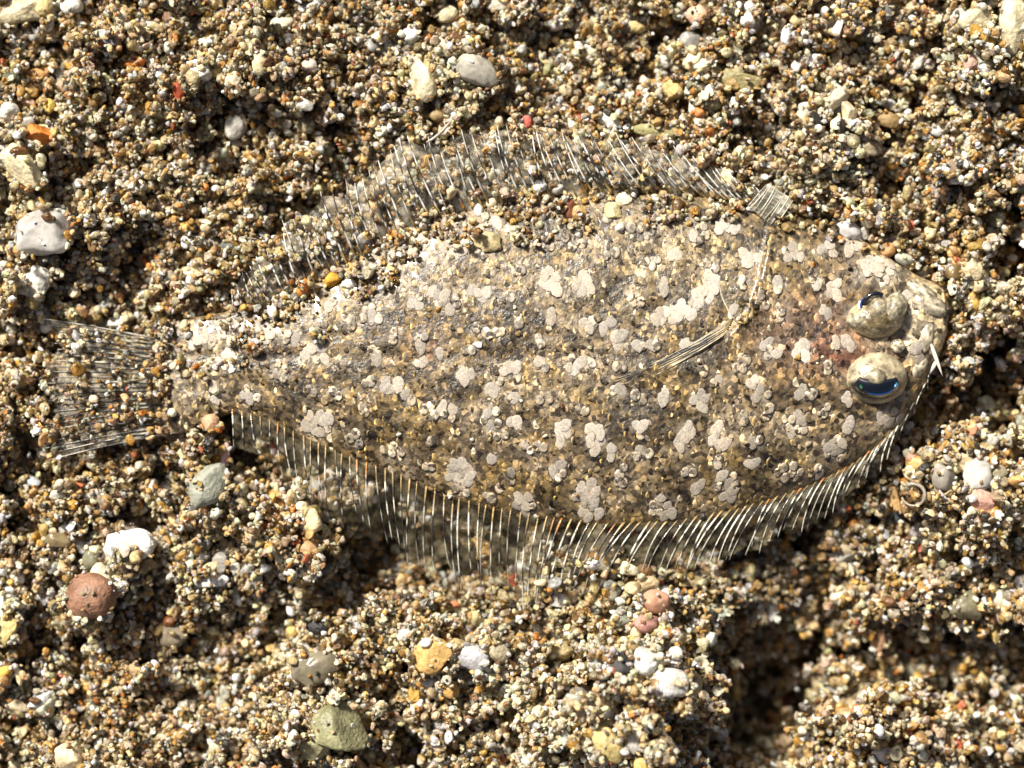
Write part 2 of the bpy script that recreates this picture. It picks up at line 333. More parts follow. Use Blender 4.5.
for (rx0, ry0, a, b, br) in ROS:
    rb_ = R.uniform(.85, 1.1); n_ = max(2, int(a * b / 21.0)); pts_ = []
    tries = 0
    while len(pts_) < n_ and tries < 80:
        tries += 1; th = R.uniform(0, 6.283); q = math.sqrt(R.random()) * .85
        p_ = (rx0 + math.cos(th) * q * a, ry0 + math.sin(th) * q * b)
        if all((p_[0] - k[0]) ** 2 + (p_[1] - k[1]) ** 2 > 34 for k in pts_): pts_.append(p_)
    for p_ in pts_: cand.append((p_[0], p_[1], br * rb_, R.uniform(.044, .062)))
cand.sort(key=lambda t: -t[3] * t[2])
for k, (px, py, br, s) in enumerate(cand):
    if not in_body(px, py, 3) or eye_zone(px, py): continue
    p0, ax, ay, az = frame_at(px, py)
    pinky = R.uniform(-.02, .03)
    c = np.array([.42 + pinky * .5, .37, .305 - pinky * .5]) * br ** 1.3 * R.uniform(.78, 1.12)
    if pale_n < 290:
        ob = bpy.data.objects.new('scale', pms[k % 5]); col.objects.link(ob); ob.parent = fish
        r0 = R.uniform(-.5, .5); x2 = ax * math.cos(r0) + ay * math.sin(r0); y2 = np.cross(az, x2)
        p_ = p0 + az * R.uniform(.004, .009)
        sx, sy = s * R.uniform(.85, 1.15), s * R.uniform(.9, 1.25); s3 = s * .2
        ob.matrix_local = Matrix(((x2[0] * sx, y2[0] * sy, az[0] * s3, p_[0]), (x2[1] * sx, y2[1] * sy, az[1] * s3, p_[1]), (x2[2] * sx, y2[2] * sy, az[2] * s3, p_[2]), (0, 0, 0, 1)))
        ob.color = (*np.clip(c, 0, .85), 1); pale_n += 1
    else:
        pts = p0 + (SV[:, :1] * ax + SV[:, 1:2] * ay) * s + SV[:, 2:] * az * s * .2 + az * .006
        extra_v.append(pts); extra_c.append(np.repeat(c[None], len(SV), 0)); extra_f += [tuple(eb + q for q in f) for f in SF]; eb += len(SV)
if extra_v: tag(mesh_obj('pale_scales', np.concatenate(extra_v), extra_f, M_SCALE, fish, colors=np.clip(np.concatenate(extra_c), 0, .85)), kind='stuff')

# fins
def tube(pts, rad, cols, sides=6):
    pts = np.asarray(pts); n_ = len(pts); v, c, f = [], [], []
    for i in range(n_):
        t = pts[min(i + 1, n_ - 1)] - pts[max(i - 1, 0)]; t = t / np.linalg.norm(t)
        a = np.cross(t, [0, 0, 1.]); a /= np.linalg.norm(a) + 1e-9; b = np.cross(a, t)
        for k in range(sides):
            th = 2 * math.pi * k / sides; v.append(pts[i] + (a * math.cos(th) + b * math.sin(th)) * rad[i]); c.append(cols[i])
    for i in range(n_ - 1):
        for k in range(sides):
            q = i * sides; f.append((q + k, q + (k + 1) % sides, q + sides + (k + 1) % sides, q + sides + k))
    f.append(list(range(sides))[::-1]); f.append([(n_ - 1) * sides + k for k in range(sides)])
    return np.array(v), f, np.array(c)
RAYPTS = {}
def make_fin(name, bases, tips, zb, zt, mcol, curve_=0.0, rad=.013, base_col=(.40, .27, .10), pale=(.62, .62, .56), dark=(.05, .05, .045), bend=None, band=.62, wob=3, orange=.25, bulge=.07, moff=-.006):
    lines = []
    K = 19
    for i, (b, t) in enumerate(zip(bases, tips)):
        b = np.array(b, float); t = np.array(t, float); d = t - b; nrm = np.array([-d[1], d[0]])
        cv = curve_ if bend is None else bend[i]
        line = []
        ph = R.uniform(0, 6.28); wb = R.uniform(-wob, wob)
        for k in range(K):
            s = k / (K - 1.0); p_ = b + d * s + nrm * cv * 4 * s * (1 - s) * .5
            p_ = p_ + np.array([math.sin(ph + s * 4) * .6 + wb * s * s, 0])
            z = zb[i] + (zt[i] - zb[i]) * s + bulge * math.sin(math.pi * s)
            line.append(FW(p_[0], p_[1], z))
        lines.append(np.array(line))
    mv = np.concatenate([l[:-1] + np.array([0, 0, moff]) for l in lines]); mf = []; K1 = K - 1
    for i in range(len(lines) - 1):
        for k in range(K1 - 1): a = i * K1 + k; mf.append((a, a + 1, a + K1 + 1, a + K1))
    pq = nz[6](mv[:, 0] * 9, mv[:, 1] * 4, 1.0)[:, None] + N.uniform(-.15, .15, (len(mv), 1)); mc = np.where(pq > .12, np.array(mcol) * 1.9, np.where(pq < -.08, np.array(mcol) * .35, np.array(mcol)))
    mo = mesh_obj(name, mv, mf, M_MEMB, fish, colors=mc)
    for i, l in enumerate(lines):
        cols = []; ph = R.uniform(0, 6.28); fr = R.uniform(2.4, 4.4)
        iso = R.random(); bright = R.uniform(.55, 1.2); bc = np.array(base_col) * (1.2 if R.random() < orange else .75)
        if R.random() < orange * .6: bc = np.array([.50, .20, .04])
        for k in range(K):
            s = k / (K - 1.0)
            bandv = 1.0 if .8 * math.sin(ph * .35 + s * 6.283 * fr) + 2.2 * float(nz[7](i * 10.3, s * 60, 1 / 24.)) + R.uniform(-.4, .4) > .05 - band * .9 else 0.0
            c = np.array(pale) * bright * (.8 + .4 * R.random()) if bandv else np.array(dark) * .8
            if s < .13: c = bc * R.uniform(.7, 1.1)
            elif s < .22: c = .5 * bc + .5 * c
            cols.append(np.clip(c, 0, .85))
        rk = R.uniform(.7, 1.3); rr = [rad * rk * (1.25 - .85 * (k / (K - 1.0))) * R.uniform(.85, 1.15) for k in range(K)]
        v, f, c = tube(l, rr, cols)
        mesh_obj('fin_ray', v, f, M_RAY, mo, colors=c)
    return mo
def fringe(xa, xb, edge, up, lens, leans, step=8.6):
    bs, ts = [], []; x = xa
    while x <= xb:
        y = float(edge(x)); dy = float(edge(x + 3) - edge(x - 3)) / 6.0
        ln = np.interp(x, *zip(*lens)) * R.uniform(.82, 1.1); an = math.radians(np.interp(x, *zip(*leans)) + R.uniform(-4, 4))
        s = -1 if up else 1
        bs.append((x, y - s * 5)); ts.append((x + math.sin(an) * ln, y + s * math.cos(an) * ln))
        x += step / math.hypot(1, dy) * R.uniform(.8, 1.2)
    return bs, ts
db, dt = fringe(238, 800, Uf, True, [(238, 24), (300, 58), (400, 76), (500, 76), (600, 66), (700, 62), (780, 42), (800, 30)], [(238, -26), (400, -20), (520, -18), (600, -28), (700, -42), (800, -50)])
nb = len(db)
make_fin('dorsal_fin', db, dt, [.17] * nb, [float(R.uniform(.2, .34)) for _ in db], (.36, .33, .26), bend=[-.06] * nb, pale=(.80, .80, .74), rad=.0095, band=.3)
ab, at_ = fringe(232, 905, Lf, False, [(232, 34), (270, 50), (300, 62), (350, 74), (450, 84), (540, 90), (600, 88), (640, 74), (750, 62), (850, 58), (895, 46), (905, 40)], [(232, 8), (300, 6), (450, 2), (540, -6), (600, -26), (640, -32), (800, -30), (905, -28)])
sx_ = [(914, 404, 898, 440), (919, 395, 905, 428), (924, 386, 912, 415), (929, 376, 919, 402), (933, 366, 926, 390)]
for a_, b_, c_, d_ in sx_: ab.append((a_, b_)); at_.append((c_, d_))
nb = len(ab)
make_fin('anal_fin', ab, at_, [.12] * nb, [float(np.interp(b[0], [230, 500, 900], [.06, .03, .12])) + R.uniform(-.03, .03) for b in ab], (.17, .145, .09), bend=[float(np.interp(b[0], [230, 520, 620, 900], [.05, .06, .12, .10])) for b in ab], pale=(.66, .64, .55), rad=.0082, band=.25, orange=.3)
cb, ct = [], []
for i in range(25):
    t = i / 24.0; yb = 342 + 90 * t; th = math.radians(-14 + 30 * t + 4); ln = R.uniform(112, 135)
    cb.append((176 + R.uniform(-5, 5), yb)); ct.append((172 - math.cos(th) * ln, yb + math.sin(th) * ln * .75 - 6))
make_fin('tail_fin', cb, ct, [.00] * 25, [.10] * 25, (.46, .42, .34), bend=[0.02] * 25, pale=(.46, .44, .37), rad=.011, band=.0, base_col=(.36, .30, .2), wob=1, orange=0, bulge=.03)
pb, pt = [], []
for i in range(8):
    t = i / 7.0; pb.append((732 - 4 * t, 318 + 14 * t)); pt.append((616 + 26 * abs(t - .5) + R.uniform(-5, 5), 374 + 13 * t))
def bz(p): return float(body_z(p[0], p[1]))
make_fin('pectoral_fin', pb, pt, [bz(p) + .012 for p in pb], [bz(p) + .004 for p in pt], (.32, .27, .17), bend=[-.05] * 8, pale=(.50, .43, .29), rad=.0055, band=.2, base_col=(.5, .38, .2), wob=2, orange=0, bulge=.0).data.materials[0] = M_WEB
pb = [(748 + 3.3 * i, 206 + 2.7 * i) for i in range(9)]; pt = [(765 + 3.5 * i + R.uniform(-2, 2), 179 + 2.3 * i + R.uniform(-2, 2) + (5 if i in (0, 8) else 0)) for i in range(9)]
make_fin('pelvic_fin', pb, pt, [.26] * 9, [.27] * 9, (.36, .34, .27), bend=[.04] * 9, bulge=.03, moff=.0, orange=0, pale=(.50, .47, .38), rad=.007, band=3, base_col=(.5, .45, .34), wob=0).data.materials[0] = M_WEB

# lips, jaw spine, gill cover edge, nostril
def dome(name, px, py, rx, ry, h, zc, mat, parent, colf, rot=0, sub=3, lump=.05, z0=-.3):
    Vv, Ff = ICO[sub]; P = Vv.copy()
    P[:, :3] *= (1 + lump * 2 * nz[4](P[:, 0] * 2 + px, P[:, 1] * 2 + P[:, 2], 1.3))[:, None]
    ca, sa = math.cos(math.radians(rot)), math.sin(math.radians(rot))
    qx = P[:, 0] * rx; qy = P[:, 1] * ry; x_ = qx * ca - qy * sa; y_ = qx * sa + qy * ca
    c = colf(P)
    Wp = FW(px + x_, py - y_, zc + P[:, 2] * h)
    return mesh_obj(name, Wp, Ff, mat, parent, colors=c)
def lipc(P):
    a = nz[2](P[:, 0], P[:, 1], 4)[:, None]; return np.clip(np.array([.27, .235, .17]) * (1 + a * 2.2), .03, .85)
dome('lip', 928, 305, 20, 11, .10, .27, M_EYE, fish, lipc, rot=-22)
dome('lip', 922, 292, 18, 8, .09, .26, M_EYE, fish, lipc, rot=-35)
dome('jaw', 925, 338, 9, 19, .09, .26, M_EYE, fish, lipc, rot=-14)
dome('jaw', 918, 366, 9, 14, .08, .25, M_EYE, fish, lipc, rot=-28)
M_BONE = simple('white_bone', (.55, .52, .44), .2, .5)
for (a, b) in [((931, 344, .30), (943, 377, .34)), ((937, 360, .30), (930, 374, .30))]:
    pts = [FW(a[0] + (b[0] - a[0]) * t, a[1] + (b[1] - a[1]) * t, a[2] + (b[2] - a[2]) * t + .03 * math.sin(3.1 * t)) for t in np.linspace(0, 1, 7)]
    v, f, c = tube(pts, [.012, .02, .022, .02, .016, .009, .002], [(.8, .8, .75)] * 7); mesh_obj('jaw_spine', v, f, M_BONE, fish)
gl = [(771, 236), (768, 252), (765, 268), (761, 284), (757, 300), (750, 316), (742, 328)]
v, f, c = tube([FW(a, b, bz((a + 3, b)) - .004) for a, b in gl], [.006, .011, .014, .014, .012, .009, .004], [(.32, .26, .14)] * 7); mesh_obj('gill_cover_edge', v, f, M_RAY, fish, colors=c)
gl = [(716, 262), (718, 280), (722, 297), (729, 312), (738, 324)]
v, f, c = tube([FW(a, b, bz((a, b)) - .002) for a, b in gl], [.005, .009, .011, .010, .004], [(.42, .38, .30)] * 5); mesh_obj('gill_cover_edge', v, f, M_RAY, fish, colors=c)
dome('nostril', 898, 346, 7, 7, .04, .40, M_EYE, fish, lipc)

# the eyes: bulging speckled balls, dark pupil slit with a blue rim and a lappet hanging into it
M_PUPIL = simple('pupil_black', (.004, .006, .010), .08, 1.0, .8)
M_BLUE = simple('iris_blue_sheen', (.01, .05, .18), .12, 1.0, .9, .4)
M_CYAN = simple('iris_cyan_sheen', (.03, .22, .42), .12, 1.0, .9, .3)
M_GREEN = simple('iris_green_sheen', (.03, .24, .12), .12, 1.0, .9, .4)
M_GLINT = simple('painted_eye_glint', (.85, .9, .92), .12, .8)  # near-white colour for the highlight painted on the upper eye
M_LAP = palebone('pupil_lappet', (.20, .17, .13), 14)
def eye(cx, cy, rx, ry, h, zc, colf, rot=0, notch=None):
    def zf(px, py):
        q = 1 - ((px - cx) / rx) ** 2 - ((py - cy) / ry) ** 2
        return zc + h * math.sqrt(max(q, .0))
    Vv, Ff = ICO[4]; P = Vv.copy(); c = colf(P)
    if notch is not None:                            # a dent in the lid
        nx, ny, nr, nd = notch; g = np.exp(-(((P[:, 0] - nx) ** 2 + (P[:, 1] - ny) ** 2) / nr ** 2)); P[:, 1] -= nd * g; P[:, 2] -= nd * .8 * g
    P = P * (1 + .03 * nz[3](P[:, 0] * 3 + cx, P[:, 1] * 3 + P[:, 2], 1.5))[:, None]
    Wp = FW(cx + P[:, 0] * rx, cy - P[:, 1] * ry, zc + P[:, 2] * h)
    e = mesh_obj('eye', Wp, Ff, M_EYE, fish, colors=c)
    return e, zf
def patch(name, outer, inner, zf, mat, parent, off=.012):
    """strip between two polylines laid on the eyeball, with a turned-down rim"""
    n_ = len(outer); v = []; f = []; M_ = 5
    for i in range(n_):
        for k in range(M_):
            t = k / (M_ - 1.0); x_ = outer[i][0] * (1 - t) + inner[i][0] * t; y_ = outer[i][1] * (1 - t) + inner[i][1] * t
            v.append(FW(x_, y_, zf(x_, y_) + off * (1 + 1.0 * math.sin(math.pi * t))))
    for i in range(n_ - 1):
        for k in range(M_ - 1): a = i * M_ + k; f.append((a, a + 1, a + M_ + 1, a + M_))
    q = len(v)
    for i in range(n_):
        for (x_, y_) in (outer[i], inner[i]): v.append(FW(x_, y_, zf(x_, y_) - .02))
    for i in range(n_ - 1):
        f.append((i * M_, (i + 1) * M_, q + 2 * i + 2, q + 2 * i)); f.append((i * M_ + M_ - 1, q + 2 * i + 1, q + 2 * i + 3, (i + 1) * M_ + M_ - 1))
    return mesh_obj(name, v, f, mat, parent)
def arc(cx, cy, rx, ry, a0, a1, n_=17): return [(cx + rx * math.cos(math.radians(a0 + (a1 - a0) * i / (n_ - 1))), cy + ry * math.sin(math.radians(a0 + (a1 - a0) * i / (n_ - 1)))) for i in range(n_)]
def ecol_low(P):
    r = np.hypot(P[:, 0], P[:, 1]); a = nz[1](P[:, 0], P[:, 1], 5) * .7 + nz[2](P[:, 0], P[:, 1], 11) * .8 + nz[3](P[:, 0], P[:, 1], 19) * .9
    cream = np.array([.34, .29, .19]); brown = np.array([.07, .05, .025]); t = np.clip((.80 - r) * 3.0 + a * 2.2, 0, 1) * np.clip(.75 - P[:, 1] * .9, 0, 1)
    c = cream + (brown - cream) * t[:, None]
    d = (np.clip((-P[:, 1] + .02) * 4, 0, 1) * np.clip((.93 - r) * 9, 0, 1))[:, None]; return np.clip(c * (1 - d) + np.array([.018, .015, .012]) * d, 0, .85)
def ecol_up(P):
    a = nz[1](P[:, 0] + 5, P[:, 1], 5) * .7 + nz[2](P[:, 0], P[:, 1] + 3, 11) * .8 + nz[3](P[:, 0], P[:, 1], 19) * .9
    cream = np.array([.33, .28, .17]); brown = np.array([.12, .09, .045]); r = np.hypot(P[:, 0] - .1, P[:, 1] + .1)
    t = np.clip((.78 - r) * 2.6 + a * 2.4, 0, 1)
    return np.clip(cream + (brown - cream) * t[:, None], .02, .85)
e1, z1 = eye(876, 378, 31.5, 26.5, .25, .33, ecol_low)
# pupil of the lower eye: crescent open upwards
out_ = arc(877, 382, 23, 15.5, 174, 6); inn_ = arc(879, 381, 17, 7, 172, 8)
inn_ = arc(878, 376, 18, 4, 172, 8)
patch('pupil', out_, inn_, z1, M_PUPIL, e1)
patch('iris_or_glint', arc(878, 383, 20, 13, 120, 40, 11), arc(878, 382, 19, 11.8, 120, 40, 11), z1, M_BLUE, e1, .020)
patch('iris_or_glint', arc(878, 384, 19, 11, 172, 152, 7), arc(878, 383, 17, 8.5, 172, 152, 7), z1, M_GREEN, e1, .022)
patch('iris_or_glint', arc(878, 384, 20.5, 12, 28, 0, 7), arc(878, 382, 18, 9, 28, 0, 7), z1, M_CYAN, e1, .022)
Vv, Ff = ICO[3]
def lap(cx, cy, rx, ry, zc, h, parent):
    a = nz[2](Vv[:, 0] + cx, Vv[:, 1], 3)[:, None]
    mesh_obj('pupil_lappet', FW(cx + Vv[:, 0] * rx, cy - Vv[:, 1] * ry, zc + Vv[:, 2] * h), Ff, M_EYE, parent, colors=np.clip(np.array([.26, .22, .15]) * (1 + a), .02, .8))
lap(877, 377, 9.5, 8.5, z1(878, 378) - .025, .075, e1)
if 0: patch('eyelid', arc(876, 377, 32, 27, 170, 370, 25), arc(876, 379, 23, 18, 172, 368, 25), z1, palebone('eyelid_cream', (.44, .38, .26)), e1, .008)
e2, z2 = eye(875, 319, 29.5, 20, .24, .34, ecol_up)
def ecol_lobe(P):
    a = nz[1](P[:, 0] + 9, P[:, 1], 6); c = np.array([.31, .275, .19]) * (1 + a[:, None] * 1.6); r = np.hypot(P[:, 0], P[:, 1]); t = np.clip((.75 - r) * 2, 0, 1)[:, None]
    return np.clip(c * (1 - t * .35), .02, .85)
def lobe(cx, cy, rx, ry, zc, h, rot):
    ca, sa = math.cos(math.radians(rot)), math.sin(math.radians(rot)); qx = Vv[:, 0] * rx; qy = Vv[:, 1] * ry
    return mesh_obj('eyelid', FW(cx + qx * ca - qy * sa, cy - (qx * sa + qy * ca), zc + Vv[:, 2] * h), Ff, M_EYE, e2, colors=ecol_lobe(Vv))
lobe(895, 308, 12, 16, .40, .19, -18); lobe(879, 309, 10, 13, .42, .17, 10); lobe(860, 320, 14, 11, .38, .18, 0)
zz = lambda px, py: .50 - ((px - 872) / 60.) ** 2
patch('pupil', arc(876, 306, 15, 15, 190, 300, 15), arc(877, 307, 11, 10.5, 190, 300, 15), zz, M_PUPIL, e2, .02)
patch('iris_or_glint', arc(875, 306, 16, 14, 172, 222, 9), arc(875, 306, 12.5, 11, 172, 222, 9), zz, M_BLUE, e2, .03)
patch('iris_or_glint', arc(874, 306, 16.5, 13, 165, 205, 9), arc(874, 306, 13.5, 10, 165, 205, 9), zz, M_GLINT, e2, .034)  # painted highlight: a white strip laid on as the eye's glint
lap(879, 306, 8.5, 7.5, .52, .06, e2)

# ------------------------------------------------------------------ the sand bed: height of the bed, then grains dropped one by one on to it
GX0, GX1, GY0, GY1, GS = -7.6, 7.6, -6.2, 6.2, 0.0125
nxg = int((GX1 - GX0) / GS); nyg = int((GY1 - GY0) / GS)
gx = GX0 + (np.arange(nxg) + .5) * GS; gy = GY0 + (np.arange(nyg) + .5) * GS
LUMPS = [(20,12,38,24,.40),(20,158,28,34,.42),(45,235,38,30,.28),(35,285,26,24,.35),(40,134,20,20,.15),(110,110,60,40,.25),(195,60,60,50,.20),(430,80,36,46,.42),(300,60,50,40,.25),(380,110,60,40,.2),(478,70,30,26,.2),(560,140,70,24,.25),(690,55,40,40,.18),(655,130,60,24,.28),(740,60,26,60,.22),
 (835,110,30,50,.50),(820,160,50,40,.35),(850,215,44,34,.25),(975,60,36,60,.38),(1010,30,34,60,.4),(940,150,40,30,.18),(985,295,40,36,.42),(960,260,30,26,.22),(975,480,36,34,.32),(910,500,40,30,.15),(925,220,40,24,.15),
 (125,560,52,34,.45),(90,600,34,28,.35),(209,488,28,34,.22),(320,500,34,36,.26),(300,545,30,30,.24),(215,580,36,30,.22),(433,650,60,40,.22),(560,700,120,70,.55),(650,650,60,50,.45),(610,745,60,40,.35),(660,690,44,36,.35),(338,735,50,42,.35),(70,755,50,30,.25),(40,700,40,24,.2),(10,625,24,36,.35),(560,585,44,20,.16),(640,605,50,20,.25),
 (500,640,60,26,.2),(870,740,50,40,.2),(940,590,60,30,.2),(1000,600,30,40,.28),(905,730,30,40,.22),(780,615,20,20,.1),(230,200,60,34,.1),(130,210,60,34,.12),(90,320,40,24,.18),(250,290,60,26,.22),(60,470,60,40,.05),
 # hollows
 (765,690,60,60,-.95),(738,745,44,44,-.55),(840,650,36,36,-.4),(800,735,30,34,-.4),(905,668,34,20,-.4),(770,610,34,16,-.3),(960,700,26,20,-.4),(930,640,60,36,-.45),(760,600,50,24,-.35),(1010,330,30,40,-.85),(1005,400,30,34,-.55),(955,365,20,36,-.4),(1010,255,24,30,-.55),(880,165,26,44,-.6),(862,120,16,30,-.25),(940,100,40,30,-.25),(900,180,24,20,-.3),(670,35,40,26,-.45),(860,660,30,30,-.3),
 (620,85,30,20,-.2),(550,90,50,26,-.2),(140,65,36,20,-.18),(330,115,22,36,-.35),(345,90,22,26,-.25),(60,165,20,34,-.35),(280,130,30,26,-.2),(330,210,26,20,-.15),(190,245,40,20,-.1),(100,350,60,22,-.18),(90,395,70,26,-.12),
 (430,560,90,34,-1.0),(380,520,40,30,-.7),(700,555,90,26,-.45),(975,360,30,40,-.1),(290,465,44,24,-.45),(235,440,20,30,-.5),(490,580,60,26,-.5),(620,560,40,24,-.25),(700,560,90,22,-.30),(800,530,60,22,-.38),(860,510,40,20,-.25),(330,590,50,26,-.38),(300,620,40,26,-.25),(165,610,34,44,-.35),(60,640,36,50,-.35),(40,660,60,26,-.25),(110,520,40,20,-.2),(180,520,30,30,-.2),
 (200,670,60,30,-.25),(410,740,20,40,-.3),(470,745,50,20,-.3),(400,600,50,20,-.25),(560,640,30,24,-.25),(150,720,60,20,-.15),(250,650,50,40,-.25),(870,570,60,20,-.2),(940,540,50,24,-.15),(985,720,30,40,-.45),(830,740,20,20,-.2),(140,460,60,30,-.1),(1015,420,20,40,-.3)]
TOFF = -.36
def terrain(wx, wy):
    px = 512 + wx * 100; py = 384 - wy * 100
    z = .28 * nz[8](px, py, 1 / 70.) + .46 * nz[9](px, py, 1 / 34.) + .18 * nz[10](px, py, 1 / 17.) + .07 * nz[0](px, py, 1 / 8.)
    for (a, b, rx, ry, h) in LUMPS:
        if h < 0 and a < 620 and b < 300: h = h * .45
        q = ((px - a) / rx) ** 2 + ((py - b) / ry) ** 2; z = z + (h * (.85 if h > 0 else 1.35) * np.exp(-q) if h > -.5 else h * 1.3 * np.exp(-q * q))
    z = z - 1.0 * (np.clip(px + py * 1.15 - 980, 0, 1100) / 900) ** 2 * .5 + TOFF; amp = 1 + 1.1 * np.clip((px + py - 1080) / 480, 0, 1); z = (z - TOFF) * amp + TOFF  # slope and deeper relief shaped in to darken the lower right, like light fall-off
    # the bed is pressed flat and sunken under the fish
    inside = np.clip((np.minimum(py - (Uf(px) - 20), (Lf(px) + 30) - py)) / 26., 0, 1) * np.clip((px - 190) / 60, 0, 1) * np.clip((965 - px) / 25, 0, 1)
    return z * (1 - inside) - .50 * inside
GXX, GYY = np.meshgrid(gx, gy, indexing='ij')
H = terrain(GXX, GYY).astype(np.float32)

# the bed under the loose grains: one wide sheet
BS = 0.05
def sheet():
    xs_ = np.concatenate([[-120, -60, -30, -18, -12], np.arange(-8, 8.001, .08), [12, 18, 30, 60, 120]]); ys_ = xs_.copy()
    A, B = np.meshgrid(xs_, ys_, indexing='ij'); z = terrain(A, B) - .05
    z = np.where((abs(A) > 9) | (abs(B) > 9), -.4, z)
    v = np.stack([A, B, z], -1).reshape(-1, 3); n_ = len(ys_)
    f = [(i * n_ + j, (i + 1) * n_ + j, (i + 1) * n_ + j + 1, i * n_ + j + 1) for i in range(len(xs_) - 1) for j in range(n_ - 1)]
    m, nt, out, p = mat_base('packed_sand'); L = nt.links.new
    tc = nt.nodes.new('ShaderNodeTexCoord'); vo = nt.nodes.new('ShaderNodeTexVoronoi'); vo.inputs['Scale'].default_value = 11
    L(tc.outputs['Object'], vo.inputs['Vector']); r = nt.nodes.new('ShaderNodeValToRGB'); el = r.color_ramp.elements
    el[0].color = (.04, .03, .015, 1); el[1].color = (.55, .47, .32, 1); e = el.new(.45); e.color = (.22, .16, .08, 1)
    sp = nt.nodes.new('ShaderNodeSeparateColor'); L(vo.outputs['Color'], sp.inputs[0]); L(sp.outputs[0], r.inputs[0]); L(r.outputs[0], p.inputs['Base Color'])
    b = nt.nodes.new('ShaderNodeBump'); b.invert = True; b.inputs['Strength'].default_value = 1; b.inputs['Distance'].default_value = .06; L(vo.outputs['Distance'], b.inputs['Height']); L(b.outputs[0], p.inputs['Normal'])
    p.inputs['Roughness'].default_value = .5; L(p.outputs[0], out.inputs[0])
    return tag(mesh_obj('sea_bed', v, f, m), kind='structure')
sheet()

# keep-out / lay-on masks
PXg = 512 + GXX * 100; PYg = 384 - GYY * 100
inb = in_body(PXg, PYg)
Hb = np.where(inb, body_z(PXg, PYg), -9).astype(np.float32)
H0 = H.copy()

def put(wx, wy, rx, ry, sink, update=True, flat=.8):
    """rest a grain of plan radii rx, ry on the heap; returns its centre height"""
    r = max(rx, ry); i0 = int((wx - r - GX0) / GS); i1 = int((wx + r - GX0) / GS) + 1; j0 = int((wy - r - GY0) / GS); j1 = int((wy + r - GY0) / GS) + 1
    if i0 < 0 or j0 < 0 or i1 >= nxg or j1 >= nyg: return None
    sub = H[i0:i1, j0:j1]; dx = (gx[i0:i1] - wx)[:, None]; dy = (gy[j0:j1] - wy)[None, :]
    q = 1 - (dx * dx + dy * dy) / (r * r); m = q > .08
    if not m.any(): return None
    s = np.sqrt(np.where(m, q, 0)) * r * flat
    zc = float(np.max((sub + s)[m])) if sink is None else float(np.percentile((sub + s)[m], 80)) - sink * r
    if update: sub[m] = np.maximum(sub[m], (zc + s)[m])
    return zc

